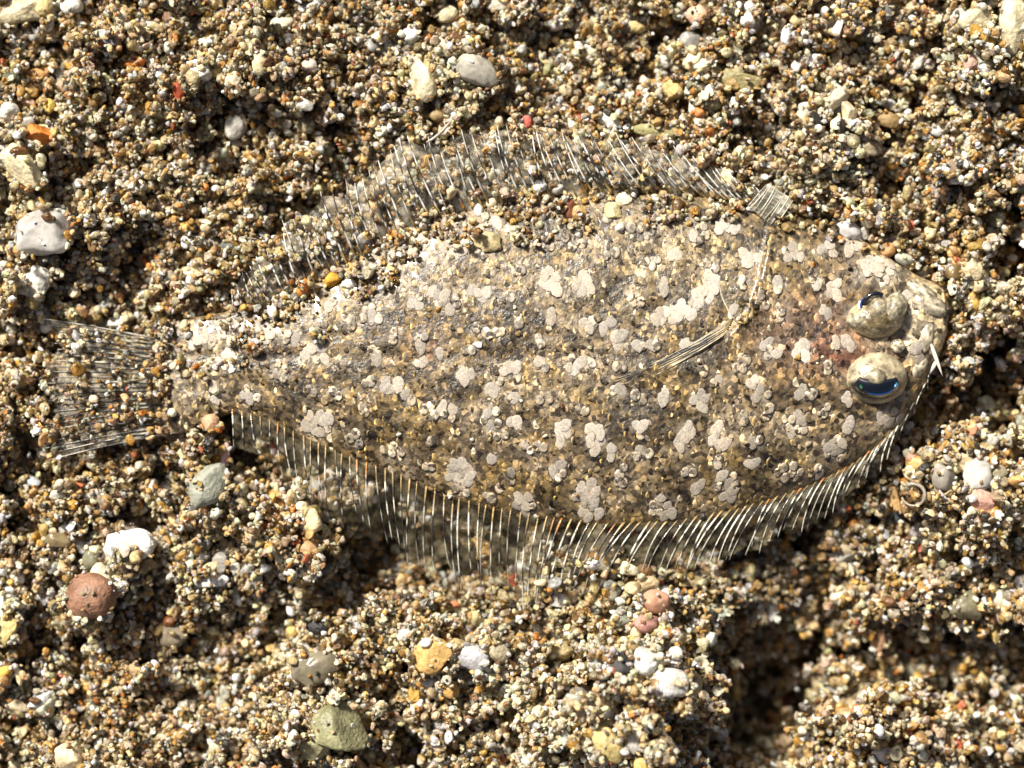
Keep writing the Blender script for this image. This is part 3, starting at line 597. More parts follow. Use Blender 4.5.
# ---- named pebbles and shell bits: x, y, width, height (pixels), turn, colour, form, label
WH, CR, TN, HN, OR, RD, GY, OL, BR, BK, PK = (.80,.77,.68), (.74,.64,.42), (.50,.39,.22), (.60,.38,.12), (.66,.24,.04), (.60,.13,.06), (.42,.41,.37), (.30,.28,.15), (.26,.13,.05), (.035,.035,.035), (.62,.36,.28)
PEB = [
(20,10,50,28,10,CR,'a','crumbly cream shell fragment in the upper left corner of the sand'),
(44,6,20,22,0,(.72,.58,.28),'r','yellowish rounded pebble right of the crumbly cream corner fragment'),
(72,5,22,18,20,WH,'r','off-white pebble at the top edge near the left corner'),
(40,134,24,23,30,OR,'a','vivid orange-red chip above the big cream shard on the left'),
(21,162,30,56,38,CR,'a','big elongated cream shard near the left edge under the orange-red chip'),
(8,113,20,19,0,WH,'a','white wedge-shaped pebble at the left edge left of the orange-red chip'),
(27,122,14,12,0,WH,'g','small glassy pale pebble between white wedge and orange-red chip'),
(37,73,28,12,18,(.50,.27,.08),'f','thin orange-brown shell sliver near the upper left'),
(12,78,20,14,-15,(.14,.15,.09),'r','dark green pebble left of the orange-brown shell sliver'),
(32,90,15,16,0,HN,'r','honey-coloured bead below the orange-brown shell sliver'),
(20,92,11,13,0,(.55,.30,.08),'r','small amber bead left of the honey-coloured bead'),
(50,106,12,15,20,(.68,.48,.12),'r','golden yellow grain between the honey bead and orange-red chip'),
(178,91,12,19,10,RD,'g','translucent red-pink grain in the upper left sand'),
(235,126,19,24,-15,WH,'a','bright white blocky pebble above the fish tail end of the dorsal fin'),
(238,142,22,9,-12,(.62,.58,.52),'f','flat grey-white flake directly under the bright white blocky pebble'),
(226,157,17,14,10,WH,'r','smooth white oval pebble below the grey-white flake'),
(169,46,11,15,0,WH,'r','bright white oval grain in the upper left, left of the tan wedge'),
(152,61,10,13,-20,WH,'a','small white grain below left of the bright white oval grain'),
(195,76,21,15,-20,(.58,.48,.28),'a','angular tan wedge in the upper left sand'),
(214,73,11,9,0,(.60,.44,.16),'r','small yellow-tan grain touching the angular tan wedge'),
(106,38,22,10,-40,(.34,.35,.36),'f','slate-grey flat chip near the top left'),
(259,64,13,23,8,(.76,.66,.40),'r','upright pale yellow grain near the top, a quarter across'),
(236,80,12,13,0,(.76,.66,.45),'r','cream bead left of the upright pale yellow grain'),
(44,233,58,48,15,(.66,.64,.60),'g','large cloudy translucent quartz pebble at the left edge'),
(52,245,15,13,0,(.60,.40,.14),'r','honey grain tucked at the lower right of the cloudy quartz pebble'),
(36,281,24,30,-15,(.84,.80,.70),'a','bright white jagged fragment below the cloudy quartz pebble'),
(33,301,16,15,0,(.66,.50,.20),'r','yellow pebble under the bright white jagged fragment'),
(117,322,18,11,15,WH,'a','white heart-shaped grain above the tail fin'),
(47,326,14,12,20,WH,'a','white angular grain at left above the tail fin tip'),
(200,289,10,11,0,(.34,.33,.16),'r','olive bead above the base of the tail'),
(150,266,8,8,0,OR,'r','tiny bright orange grain left of the olive bead'),
(447,15,22,19,10,CR,'r','cream rounded pebble at the top edge left of centre'),
(421,77,24,44,15,(.84,.75,.50),'a','bright cream upright chunk at the top left of centre'),
(478,72,44,32,-25,(.56,.53,.45),'g','large smooth grey-white pebble right of the bright cream chunk'),
(437,115,19,13,5,(.44,.31,.14),'r','brown pebble under the bright cream upright chunk'),
(442,48,13,20,0,(.78,.68,.45),'a','cream crumb above the bright cream upright chunk'),
(410,35,15,14,0,WH,'a','white crumb at top, left of the cream crumb'),
(372,45,15,14,0,(.46,.45,.42),'g','grey glassy grain near the top, left of the white crumb'),
(303,103,20,12,-25,(.72,.69,.60),'a','pale angular chip in the upper left half, above the dorsal fin'),
(310,66,18,15,0,(.64,.52,.44),'r','pale rosy pebble above the pale angular chip'),
(285,22,16,12,0,(.80,.74,.58),'a','cream-white crumb at the top, right of the upright yellow grain'),
(321,141,9,15,30,(.74,.66,.50),'r','slim cream grain just above the dorsal fin tips'),
(498,5,26,12,0,(.50,.46,.38),'r','dull grey-brown stone cut by the top edge at centre left'),
(690,42,22,20,0,(.45,.44,.40),'g','round grey translucent pebble at the top right of centre'),
(665,61,15,12,-35,WH,'r','white oval grain left below the round grey translucent pebble'),
(636,27,20,13,-25,(.74,.57,.26),'r','golden-cream pebble at the top, left of the round grey pebble'),
(747,22,14,18,0,WH,'a','white blocky grain at the top right of centre'),
(749,7,15,12,0,(.72,.70,.64),'r','pale oval pebble at the top edge above the white blocky grain'),
(695,61,22,18,0,CR,'a','cream lump under the round grey translucent pebble'),
(645,101,5,18,-25,WH,'f','thin white sliver standing out above the dorsal fin'),
(672,91,19,21,0,(.68,.50,.20),'a','golden lump right of the thin white sliver'),
(655,131,40,13,-8,(.34,.31,.14),'a','olive green encrusted chip on the outer edge of the dorsal fin'),
(741,79,38,22,-10,(.36,.31,.14),'a','olive-brown encrusted stone at the top right of centre'),
(700,112,11,11,0,(.62,.26,.09),'r','round coral-orange bead under the olive-brown stone'),
(711,91,12,12,20,(.80,.72,.60),'a','cream cube-like grain between golden lump and olive-brown stone'),
(580,140,12,10,0,(.80,.74,.58),'r','cream oval bead on the dorsal fin at mid body'),
(527,121,10,13,0,(.58,.14,.10),'a','dull crimson chip at the outer edge of the dorsal fin'),
(609,121,22,13,-8,(.72,.70,.64),'a','pale whitish lump above the dorsal fin at mid body'),
(565,90,13,12,0,(.72,.60,.38),'r','tan cream bead above the crimson chip'),
(786,36,10,20,-12,(.82,.84,.84),'r','upright pure white oval grain in the upper right'),
(797,67,10,12,0,WH,'a','small white rectangular grain under the upright pure white oval'),
(836,98,24,20,20,(.84,.76,.56),'a','bright cream lump at the top of the crusty mound'),
(848,112,16,30,5,(.78,.66,.44),'a','cream-tan chunk on the right side of the crusty mound'),
(836,124,11,16,0,(.82,.74,.56),'a','cream crumb at the foot of the crusty mound'),
(888,121,22,16,-20,(.44,.30,.13),'a','brown wedge pebble in the hollow right of the crusty mound'),
(876,126,7,16,5,(.80,.68,.42),'f','narrow cream wedge standing left of the brown wedge pebble'),
(870,147,25,17,-5,(.42,.34,.22),'r','dull tan pebble in the hollow under the brown wedge'),
(853,140,17,16,0,(.40,.36,.25),'g','olive-grey bead left of the dull tan pebble'),
(889,104,14,10,0,(.56,.56,.54),'r','light grey oval grain above the brown wedge pebble'),
(917,64,22,11,45,(.66,.64,.56),'r','slanting pale elongated grain in the upper right'),
(948,58,20,12,8,(.40,.41,.30),'a','greenish grey pebble right of the slanting pale grain'),
(970,64,14,16,0,(.55,.36,.28),'a','dusky pink grain right of the greenish grey pebble'),
(976,20,30,20,15,(.82,.73,.50),'a','bright cream crust near the upper right corner'),
(1014,22,24,54,0,(.80,.70,.46),'a','tall cream crust at the upper right edge'),
(938,131,17,11,-10,(.60,.60,.58),'r','light grey smooth grain at the right, over the snout hollow'),
(838,28,11,16,0,(.74,.72,.66),'a','pale blocky grain in the top right, left of the slanting pale grain'),
(796,20,13,10,0,(.60,.48,.26),'r','tan oval grain near the top right above the upright white oval'),
(954,251,15,12,10,(.74,.52,.20),'r','golden block-like pebble right of the fish snout'),
(976,247,19,10,-5,(.42,.27,.06),'r','brownish yellow oval beside the golden block-like pebble'),
(974,268,16,24,8,(.80,.66,.42),'a','cream upright pebble above the golden oval, right of the snout'),
(978,284,14,16,0,(.76,.60,.36),'r','peach-cream bead under the cream upright pebble'),
(975,301,12,21,5,(.60,.38,.10),'r','golden brown oval under the peach-cream bead'),
(954,272,20,20,0,(.34,.23,.10),'g','dim brown translucent pebble left of the cream upright pebble'),
(888,250,16,15,20,(.66,.36,.14),'r','mottled orange grain touching the top of the head'),
(848,231,28,20,-30,(.74,.71,.70),'g','smooth pearly pebble lying against the nape of the fish'),
(864,232,12,14,0,(.84,.80,.70),'a','white triangular grain at the right of the pearly pebble'),
(910,224,8,12,-20,(.62,.12,.05),'a','red grain above the snout'),
(904,259,18,12,-10,(.58,.58,.50),'g','pale glassy grain between orange grain and snout'),
(977,476,28,36,0,(.74,.72,.68),'g','big white rounded pebble to the right of the ventral fringe'),
(966,463,17,18,0,(.68,.56,.34),'a','cream-yellow knob on the upper left of the big white pebble'),
(943,476,24,28,-10,(.48,.44,.38),'g','greyish cloudy pebble left of the big white pebble'),
(985,502,27,22,-30,(.66,.38,.30),'a','pink angular pebble below the big white pebble'),
(1001,494,9,18,25,(.84,.76,.60),'a','bright cream chip right of the pink angular pebble'),
(949,432,13,14,0,(.60,.37,.12),'r','amber bead right below the fish chin'),
(972,432,12,13,0,(.48,.20,.09),'a','rust-brown grain right of the amber bead'),
(992,440,18,14,-20,(.56,.55,.50),'r','pale grey oval right of the rust-brown grain'),
(1000,472,16,14,0,(.40,.36,.24),'g','dim olive bead right of the big white pebble'),
(1012,452,16,15,0,(.34,.21,.07),'g','dark amber bead at the right edge over the dim olive bead'),
(929,435,11,9,0,(.76,.66,.44),'r','cream bead left of the amber bead'),
(896,500,10,24,8,(.58,.36,.15),'a','orange-tan upright splinter under the ventral fringe'),
(899,517,16,12,0,(.07,.08,.09),'r','blue-black pebble under the orange-tan splinter'),
(924,468,16,8,35,(.03,.03,.03),'r','small black oval left of the greyish cloudy pebble'),
(884,510,8,10,0,(.80,.72,.46),'r','pale yellow oval grain left of the blue-black pebble'),
(912,458,13,10,0,(.52,.27,.18),'r','reddish tan grain next to the tips of the ventral fringe'),
(845,555,26,14,20,(.58,.54,.44),'a','light grey-tan lump below the ventral fringe at the right'),
(846,550,11,14,30,(.68,.56,.36),'r','slanting tan grain on the lump below the ventral fringe'),
(773,612,9,19,0,(.80,.79,.72),'r','white upright oval at the edge of the black hollow'),
(787,640,13,11,0,(.68,.42,.16),'r','orange bead inside the black hollow'),
(883,755,23,18,-40,(.80,.79,.76),'a','white polished pebble at the bottom right'),
(843,716,9,11,30,(.84,.83,.78),'r','bright white grain above left of the polished pebble'),
(878,641,14,23,0,(.58,.34,.20),'a','orange-pink cone-shaped grain in the lower right'),
(1004,690,17,17,0,(.40,.42,.44),'g','bluish grey round pebble near the right edge'),
(967,607,34,30,0,(.30,.27,.17),'g','large dim olive translucent pebble in the lower right'),
(966,606,11,10,0,(.66,.38,.13),'a','orange crumb sitting on the dim olive translucent pebble'),
(998,598,16,17,0,(.82,.76,.60),'a','bright cream block right of the dim olive pebble'),
(995,632,9,24,8,(.46,.34,.12),'r','amber upright splinter at the lower right'),
(942,676,13,10,0,(.78,.62,.42),'r','peach-white grain in the lower right hollows'),
(1006,615,12,14,0,(.64,.50,.28),'r','tan grain under the bright cream block at the right'),
(958,745,9,10,0,(.60,.13,.05),'r','red bead at the bottom right'),
(433,656,37,31,20,(.70,.44,.16),'a','orange marbled triangular pebble in the lower middle'),
(474,657,29,23,-20,(.50,.49,.50),'a','blue-grey chip with a pink tip right of the orange triangular pebble'),
(499,653,22,21,0,(.50,.42,.28),'r','tan round pebble right of the blue-grey chip'),
(341,731,54,50,-20,(.34,.33,.18),'a','large olive-grey triangular stone at the bottom left of centre'),
(318,748,34,22,20,(.40,.37,.20),'a','olive lump at the left foot of the large olive-grey stone'),
(312,669,52,34,15,(.33,.29,.20),'g','smooth brown-grey cloudy pebble above the olive-grey stone'),
(317,628,22,13,0,BK,'r','black oval pebble above the smooth cloudy pebble'),
(291,631,12,12,0,(.76,.52,.16),'r','golden yellow bead left of the black oval pebble'),
(416,694,14,15,0,(.56,.33,.07),'a','amber crumb below the orange triangular pebble'),
(420,703,8,8,0,(.84,.84,.80),'r','tiny white bead under the amber crumb'),
(452,688,18,19,0,(.62,.37,.12),'a','orange-tan rough grain below the blue-grey chip'),
(427,684,10,11,0,(.80,.80,.80),'a','small white chip between orange pebble and orange-tan grain'),
(453,606,13,9,0,(.58,.20,.09),'a','rusty red chip in the lower middle'),
(475,618,13,15,0,(.52,.46,.24),'a','yellow-green chip right of the rusty red chip'),
(380,624,14,10,-20,(.70,.58,.36),'r','cream-tan oval left of the rusty red chip'),
(402,636,12,12,0,(.70,.68,.62),'r','pale grey bead above the orange triangular pebble'),
(655,602,29,24,0,(.68,.40,.26),'g','pink-orange translucent pebble below the ventral fringe'),
(645,624,28,18,15,(.58,.32,.26),'g','dusky pink pebble under the pink-orange translucent one'),
(646,662,26,30,35,(.80,.79,.74),'r','white rounded pebble touching the upper left of the large white stone'),  # upper knob of the large white stone, built as a separate piece
(670,683,40,28,-15,(.78,.76,.69),'r','large white bone-like stone on the lower mound'),
(661,686,6,11,8,(.05,.045,.03),'r','small dark speck lodged in the large white bone-like stone'),  # dark bead painted in for the shade of the stone's hole
(621,664,21,20,-30,(.05,.05,.05),'a','black pebble left of the large white bone-like stone'),
(613,671,7,7,0,RD,'r','red bead at the left of the black pebble'),
(676,654,15,15,0,(.78,.74,.66),'r','white bead above the large white bone-like stone'),
(559,652,34,20,14,(.46,.37,.18),'r','tan elongated pebble left of the lower mound'),
(608,744,24,40,35,(.60,.48,.20),'r','yellow elongated pebble at the bottom of the lower mound'),
(633,742,13,28,10,(.62,.60,.55),'g','clear upright crystal right of the yellow elongated pebble'),
(602,707,17,16,0,(.66,.62,.46),'a','greenish cream grain on the left of the lower mound'),
(558,601,19,15,0,WH,'a','white chip under the ventral fringe at mid body'),
(614,591,17,20,0,(.46,.42,.33),'r','blurred grey-tan bead beside the ventral fringe'),
(593,592,16,26,0,(.68,.54,.26),'a','golden cream chunk left of the blurred grey-tan bead'),
(647,583,24,15,0,(.54,.42,.24),'r','tan rounded pebble above the pink-orange translucent one'),
(690,582,26,10,10,(.66,.54,.26),'f','yellowish layered flake right of the tan rounded pebble'),
(694,686,14,22,-15,(.72,.60,.34),'a','yellowish wedge at the right edge of the lower mound'),
(41,701,28,20,10,(.76,.77,.76),'a','white glossy angular chip in the lower left'),
(18,707,21,14,-10,(.58,.48,.32),'r','beige pebble left of the white glossy chip'),
(70,757,32,30,0,(.80,.66,.42),'r','smooth cream oval pebble at the bottom left'),
(98,745,10,15,-20,(.80,.78,.70),'r','small white oval right above the smooth cream pebble'),
(91,597,48,46,0,(.34,.18,.11),'b','glossy reddish brown round shell in the lower left'),
(125,545,53,36,3,(.86,.84,.78),'a','bright white block in the lower left'),
(102,576,22,24,15,(.80,.72,.50),'a','cream fragment between the white block and brown round shell'),
(92,559,18,22,0,(.34,.33,.22),'g','greenish grey glassy bead left of the white block'),
(208,487,36,52,-25,(.36,.37,.30),'s','grey-green pointed shell below the tail'),
(211,422,18,18,0,(.60,.38,.22),'r','round peach ball under the base of the tail'),
(225,455,9,27,-8,(.50,.34,.32),'f','pinkish striped shell sliver below the peach ball'),
(152,488,15,17,-10,(.80,.74,.64),'a','cream-white block left of the grey-green shell'),
(7,628,18,34,-10,(.80,.66,.28),'a','yellow-white shard at the left edge in the lower left'),
(1,606,10,22,0,WH,'a','white shard cut by the left edge'),
(5,672,14,14,0,(.68,.42,.08),'r','orange-gold bead at the left edge'),
(222,563,19,20,10,(.50,.47,.42),'a','translucent grey triangular chip in the lower left'),
(212,582,34,14,8,(.76,.74,.70),'f','pale shell flake under the grey triangular chip'),
(235,567,9,11,0,WH,'a','bright white crumb right of the grey triangular chip'),
(172,635,28,26,0,(.34,.28,.20),'g','round smoky glass-like bead in the lower left'),
(170,621,13,12,0,(.22,.08,.02),'g','tiny dark amber bead above the smoky bead'),
(72,505,12,10,0,(.70,.38,.06),'a','orange chip at the left, below the tail'),
(32,481,16,10,-5,(.72,.76,.80),'a','bluish white rectangular grain near the left edge, below the tail'),
(80,485,10,8,0,(.56,.16,.07),'r','brick red bead above the orange chip'),
(56,495,16,11,0,(.60,.57,.46),'r','pale oval grain left of the orange chip'),
(44,530,10,17,0,(.46,.32,.10),'r','amber upright grain in the lower left above the beige sand'),
(58,540,26,15,-10,(.38,.30,.16),'g','dim amber pebble right of the amber upright grain'),
(172,518,9,15,30,(.78,.60,.30),'r','slanting pale amber grain under the grey-green shell'),
(134,669,14,11,0,(.44,.31,.16),'r','ochre grain in the shaded lower left'),
(172,662,12,12,0,(.70,.62,.42),'r','light cream bead under the smoky bead'),
(222,697,12,26,-15,(.48,.47,.38),'a','greenish grey splinter at the bottom left'),
(178,712,9,10,0,(.80,.76,.68),'a','white block-like grain in the dark lower left hollow'),
(488,242,28,20,-5,(.52,.42,.22),'f','flat tan shell plate lying on the back of the fish'),
(570,209,12,19,-10,(.20,.07,.035),'a','dark red-brown grain on the upper back of the fish'),
(333,281,16,15,0,(.62,.32,.03),'a','deep orange crumb on the upper edge of the fish'),
(348,284,15,10,0,(.82,.78,.68),'r','white grain right of the deep orange crumb'),
(331,263,9,10,0,(.32,.07,.04),'a','dark red grain at the root of the dorsal fin'),
(624,199,17,14,35,(.82,.75,.56),'f','cream flake at the top of the back'),
(613,212,14,19,25,(.78,.66,.36),'a','yellow-cream chunk under the cream flake on the back'),
(620,227,9,9,0,(.84,.78,.68),'r','white bead below the yellow-cream chunk on the back'),
(583,188,9,11,0,(.62,.30,.05),'r','orange bead at the upper edge of the back'),
(548,192,14,10,0,(.84,.78,.66),'r','cream-white oval at the upper edge of the back'),
(479,210,10,16,10,(.84,.80,.70),'r','upright white grain on the upper back'),
(459,203,11,12,0,(.80,.74,.60),'a','white block grain left of the upright white grain'),
(491,203,12,11,0,(.76,.66,.44),'r','pale tan bead right of the upright white grain'),
(478,345,9,6,0,(.84,.82,.76),'a','tiny bright white crumb in the middle of the body'),
(404,215,18,22,0,(.34,.31,.25),'g','dim grey-brown translucent grain at the root of the dorsal fin'),
(374,205,13,13,0,(.64,.40,.16),'r','orange-tan grain among the dorsal fin rays'),
(283,447,16,14,0,(.58,.44,.36),'a','rosy grey lump on the fringe behind the tail base'),
(281,464,9,10,0,(.60,.13,.04),'a','red-orange crumb under the rosy grey lump'),
(313,521,17,22,0,(.72,.60,.34),'a','cream lump beside the dark hollow under the fringe'),
(309,549,17,16,0,(.66,.42,.20),'r','peach-orange pebble below the cream lump by the dark hollow'),
(302,506,12,11,0,(.80,.72,.46),'r','bright cream bead on top of the cream lump'),
]
blocked = np.zeros(H.shape, bool)
VAR = []
ROCKS = {}
def pebble(spec):
    px, py, w_, h_, rot, c, form, lab = spec
    onfish = bool(in_body(px, py, -4)) and not (px < 240)
    rx, ry = w_ * .005 * 1.06, h_ * .005 * 1.06
    wx, wy = W(px, py, .25)
    rm = min(rx, ry)
    if onfish: zt = max(float(body_z(px, py)), .1); zc = zt + rm * .35; wx, wy = W(px, py, zc)
    else:
        i, j = int((wx - GX0) / GS), int((wy - GY0) / GS); q = max(2, int(max(rx, ry) / GS)); zz_ = H0[max(0, i - q):i + q, max(0, j - q):j + q]; zt = float(np.percentile(zz_, 70)); zc = zt + rm * .20
        if in_body(px, py, -16): zc = max(zc, .10)
        wx, wy = W(px, py, zc)
    seed = R.randint(0, 9999); big = w_ * h_ > 500
    sub = 4 if big else 3
    if form == 'a': rx *= 1.1; ry *= 1.1
    if form == 'r': P, F_ = rock(seed, sub, .7, 9, .10)
    elif form == 'b': P, F_ = rock(seed, sub, .25, 8, .05)
    elif form == 'g': P, F_ = rock(seed, sub, .7, 8, .12)
    elif form == 'a': P, F_ = rock(seed, sub, 1.0, 6, .07, .42)
    elif form == 's': P, F_ = rock(seed, sub, .4, 8, .06); P[:, 0] *= np.interp(P[:, 1], [-1, -.3, .6, 1], [.25, .95, 1, .6]); P[:, 0] += .18 * P[:, 1]
    else: P, F_ = rock(seed, sub, .98, 8, .12)
    hz = rm * {'f': .45}.get(form, .85)
    if form == 'a' and big: P = P * (1 + .07 * nz[2](P[:, 0] + P[:, 2] * .7 + seed, P[:, 1] - P[:, 2], 6.))[:, None] * (1 + .03 * nz[1](P[:, 0] + P[:, 2] * .7, P[:, 1] - P[:, 2], 16.))[:, None]
    P = P * np.array([rx, ry, hz]); a = math.radians(rot); ca, sa = math.cos(a), math.sin(a)
    P = np.stack([P[:, 0] * ca - P[:, 1] * sa, P[:, 0] * sa + P[:, 1] * ca, P[:, 2]], -1)
    nm = {'f': 'shell_flake', 's': 'shell', 'a': 'stone_chip'}.get(form, 'pebble')
    if 'shell' in lab and form != 's': nm = 'shell_flake' if form == 'f' else 'shell'
    ob = mesh_obj(nm, P, F_, M_PEBG if form == 'g' else M_PEB, loc=(wx, wy, zc)); ob.color = (*c, 1)
    tag(ob, lab, {'shell_flake': 'shell piece', 'shell': 'shell', 'stone_chip': 'stone', 'pebble': 'pebble'}[nm])
    return (wx, wy, zc, rx, ry, hz, ca, sa, w_ * h_)
# shell ring under the fringe and the pale spicule above the fin: small curled and rod-like bits
v, f, c = tube([(*W(914 + 11 * math.cos(t), 495 - 11 * math.sin(t), .2), .16 + .04 * math.cos(t)) for t in np.linspace(-2.9, 2.2, 22)], list(np.linspace(.010, .022, 22)), [(.5, .45, .38)] * 22)
ob = mesh_obj('shell_ring', v, f, M_PEBG); ob.color = (.48, .42, .34, 1); tag(ob, 'open curl of thin translucent shell left of the greyish cloudy pebble', 'shell piece')
v, f, c = tube([(*W(450 - 24 * t, 122 + 20 * t + 3 * math.sin(t * 3), .3), .30) for t in np.linspace(0, 1, 9)], [.012, .016, .018, .018, .017, .016, .014, .012, .006], [(.5, .45, .38)] * 9)
ob = mesh_obj('spicule', v, f, M_PEBG); ob.color = (.5, .46, .38, 1); tag(ob, 'curved pale spicule lying across the outer dorsal fin', 'spicule')

# ---- loose grains
PAL = np.array([(.83,.74,.54),(.78,.63,.37),(.68,.50,.25),(.58,.39,.15),(.60,.35,.08),(.54,.44,.29),(.44,.36,.25),(.30,.20,.09),(.22,.11,.04),(.06,.05,.035),(.86,.83,.76),(.64,.27,.05),(.46,.12,.05),(.34,.28,.13),(.64,.46,.33),(.52,.50,.46)])
PW = np.array([.15,.14,.11,.11,.085,.055,.045,.075,.075,.065,.13,.014,.005,.02,.02,.02]); PW /= PW.sum()
CN = ['pale cream','light tan','tan','sandy brown','honey','grey-beige','grey','dull brown','dark brown','black','white','orange','red','olive','pinkish','cool grey']
NV = 36
src = bpy.data.collections.new('grain_shapes')
for k in range(NV):
    P, F_ = rock(500 + k, 2, [1.0, .95, .8][k % 3], 7 + k % 4, .13, .48)
    P = P * np.array([1.08, [.95, .75, .6, .85][k % 4], [.72, .6, .8][k % 3]])
    me = bpy.data.meshes.new('grain_shape'); me.from_pydata([tuple(v) for v in P], [], F_); me.materials.append(M_GRAING if k % 5 in (1, 3) else M_GRAIN)
    if k % 3 == 0: me.polygons.foreach_set('use_smooth', [True] * len(me.polygons))
    oo = bpy.data.objects.new('grain_shape_%02d' % k, me); src.objects.link(oo)
G = []
def drop(n_, region, rfun, sink, allow):
    xs_ = N.uniform(region[0], region[1], n_); ys_ = N.uniform(region[2], region[3], n_); rs = rfun(n_)
    rs = rs * (1 + .30 * np.clip((xs_ - ys_ - 1.5) / 7, 0, 1)); ok = allow(xs_, ys_, rs)
    for x_, y_, r_ in zip(xs_[ok], ys_[ok], rs[ok]):
        i = int((x_ - GX0) / GS); j = int((y_ - GY0) / GS)
        if blocked[i, j] and N.rand() > .04: continue
        zc = put(x_, y_, r_, r_, sink)
        if zc is not None: G.append((x_, y_, zc, r_))
FULL = (GX0 + .2, GX1 - .2, GY0 + .2, GY1 - .2)
def pix(x_, y_): return 512 + x_ * 100, 384 - y_ * 100
def off_fish(x_, y_, r_):
    px, py = pix(x_, y_)
    d = in_body(px, py, -2); tail = (px < 172)
    finlow = (px > 225) & (px < 940) & (py > Lf(px)) & (py < Lf(px) + 66)
    keep = ~(d & ~tail)
    return keep & ~(finlow & (N.rand(len(x_)) < .35))
def lognorm(mean, sig, lo, hi): return lambda n_: np.clip(np.exp(N.normal(math.log(mean), sig, n_)), lo, hi)
drop(36000, FULL, lognorm(.040, .46, .016, .14), .65, off_fish)
drop(58000, FULL, lognorm(.034, .42, .014, .11), .6, off_fish)
mm_ = (abs(GXX) < 5) & (abs(GYY) < 3.8); ff_ = mm_ & inb; print('heap mean', float(H[mm_ & ~inb].mean()), 'bed lift', float((H - H0)[mm_ & ~inb].mean()))
H0 = H.copy()
placed = [pebble(s) for s in PEB]
def stamp(pl):
    for (wx, wy, zc, rx, ry, hz, ca, sa, ar) in pl:
        r = max(rx, ry); i0 = max(0, int((wx - r - GX0) / GS)); i1 = int((wx + r - GX0) / GS) + 1; j0 = max(0, int((wy - r - GY0) / GS)); j1 = int((wy + r - GY0) / GS) + 1
        dx = (gx[i0:i1] - wx)[:, None]; dy = (gy[j0:j1] - wy)[None, :]; u = (dx * ca + dy * sa) / rx; v = (-dx * sa + dy * ca) / ry
        q = 1 - u * u - v * v; m = q > 0
        if not m.any(): continue
        s = zc + np.sqrt(np.where(m, q, 0)) * hz
        H[i0:i1, j0:j1][m] = np.maximum(H[i0:i1, j0:j1], s)[m]
        blocked[i0:i1, j0:j1] |= q > .12
stamp(placed)
# the fish enters the heap
H = np.maximum(H, np.where(inb, Hb, -9)).astype(np.float32)
drop(70000, (-5.6, 5.6, -4.3, 4.3), lognorm(.019, .40, .008, .06), .35, off_fish)
# grains lying on the fish: tail, dorsal fin, upper margin of the back
def on_fish(x_, y_, r_):
    px, py = pix(x_, y_); u = Uf(px); n0 = nz[5](px, py, 1 / 22.) + .6 * nz[6](px, py, 1 / 9.)
    fin = (px > 235) & (px < 815) & (py < u + 2) & (py > u - 62)
    a = np.where(fin, .78 + n0 * 1.5, 0)
    edge = in_body(px, py, -3) & (py < u + np.interp(px, [170, 230, 330, 420, 600, 760, 800], [34, 44, 44, 36, 28, 24, 14]) * (1 + 1.6 * n0))
    a = np.where(edge, .75 + n0, a)
    a = np.where(in_body(px, py, -4) & (py < u + 9) & (px >= 800) & (px < 915) & (n0 > .05), .5, a)
    a = np.where(in_body(px, py, -4) & (py > Lf(px) - 5) & (n0 > .25), .18, a)
    tail = (px < 240) & (px > 30) & (py > 325) & (py < 440)
    a = np.where(tail, np.interp(px, [30, 120, 170, 200, 240], [.40, .30, .30, .22, .12]) + n0 * 1.1, a)
    a = np.where((px > 250) & (px < 900) & (py > Lf(px) + 8) & (py < Lf(px) + 60), .05 + .5 * (n0 > .42), a); low = (px > 540) & (px < 640) & (py > Lf(px) + 22) & (py < Lf(px) + 70); a = np.where(low, .30 + n0, a)
    back = in_body(px, py, 6) & ~edge & (px < 850); a = np.where(back & (r_ < .032), .005 + .014 * (n0 > .3) + .035 * (py < u + 50), a)
    return N.rand(len(x_)) < a
FZ = np.full(H.shape, -9, np.float32)
mfin = (PXg > 235) & (PXg < 815) & (PYg < Uf(PXg) + 2) & (PYg > Uf(PXg) - 66); FZ[mfin] = .17
mt = (PXg > 35) & (PXg < 170) & (PYg > 330) & (PYg < 442); FZ[mt] = .14
ml = (PXg > 540) & (PXg < 640) & (PYg > Lf(PXg)) & (PYg < Lf(PXg) + 75); FZ[ml] = .12
H = np.maximum(H, FZ)
drop(9000, (-5.0, 3.5, -2.4, 2.8), lognorm(.031, .38, .014, .070), .3, on_fish)
drop(15000, (-5.0, 3.5, -2.4, 2.8), lognorm(.018, .3, .009, .035), .2, on_fish)
G = np.array(G)
ng = len(G)
pxg, pyg = 512 + G[:, 0] * 100 * CAMH / (CAMH - G[:, 2]), 384 - G[:, 1] * 100 * CAMH / (CAMH - G[:, 2])
ci = N.choice(len(PAL), ng, p=PW)
crust = np.zeros(ng)
for (a, b, rx, ry, h) in LUMPS:
    if h >= .3: crust = np.maximum(crust, np.exp(-(((pxg - a) / rx) ** 2 + ((pyg - b) / ry) ** 2)))
sw = (N.rand(ng) < crust * .75 + .9 * (nz[3](pxg, pyg, 1 / 13.) > .33)) & (G[:, 3] < .06)         # cemented pale crusts: mostly cream and white grains
ci = np.where(sw, N.choice([0, 1, 10, 2], ng, p=[.4, .25, .25, .1]), ci)
gc = PAL[ci] * N.uniform(.60, 1.30, (ng, 1)) * N.uniform(.93, 1.07, (ng, 3))
gc = np.clip(gc, .01, .86)
rot = N.uniform(0, 6.283, (ng, 3)); gsc = G[:, 3:4] * N.uniform(.85, 1.35, (ng, 3)) * 1.12; vi = N.randint(0, NV, ng)

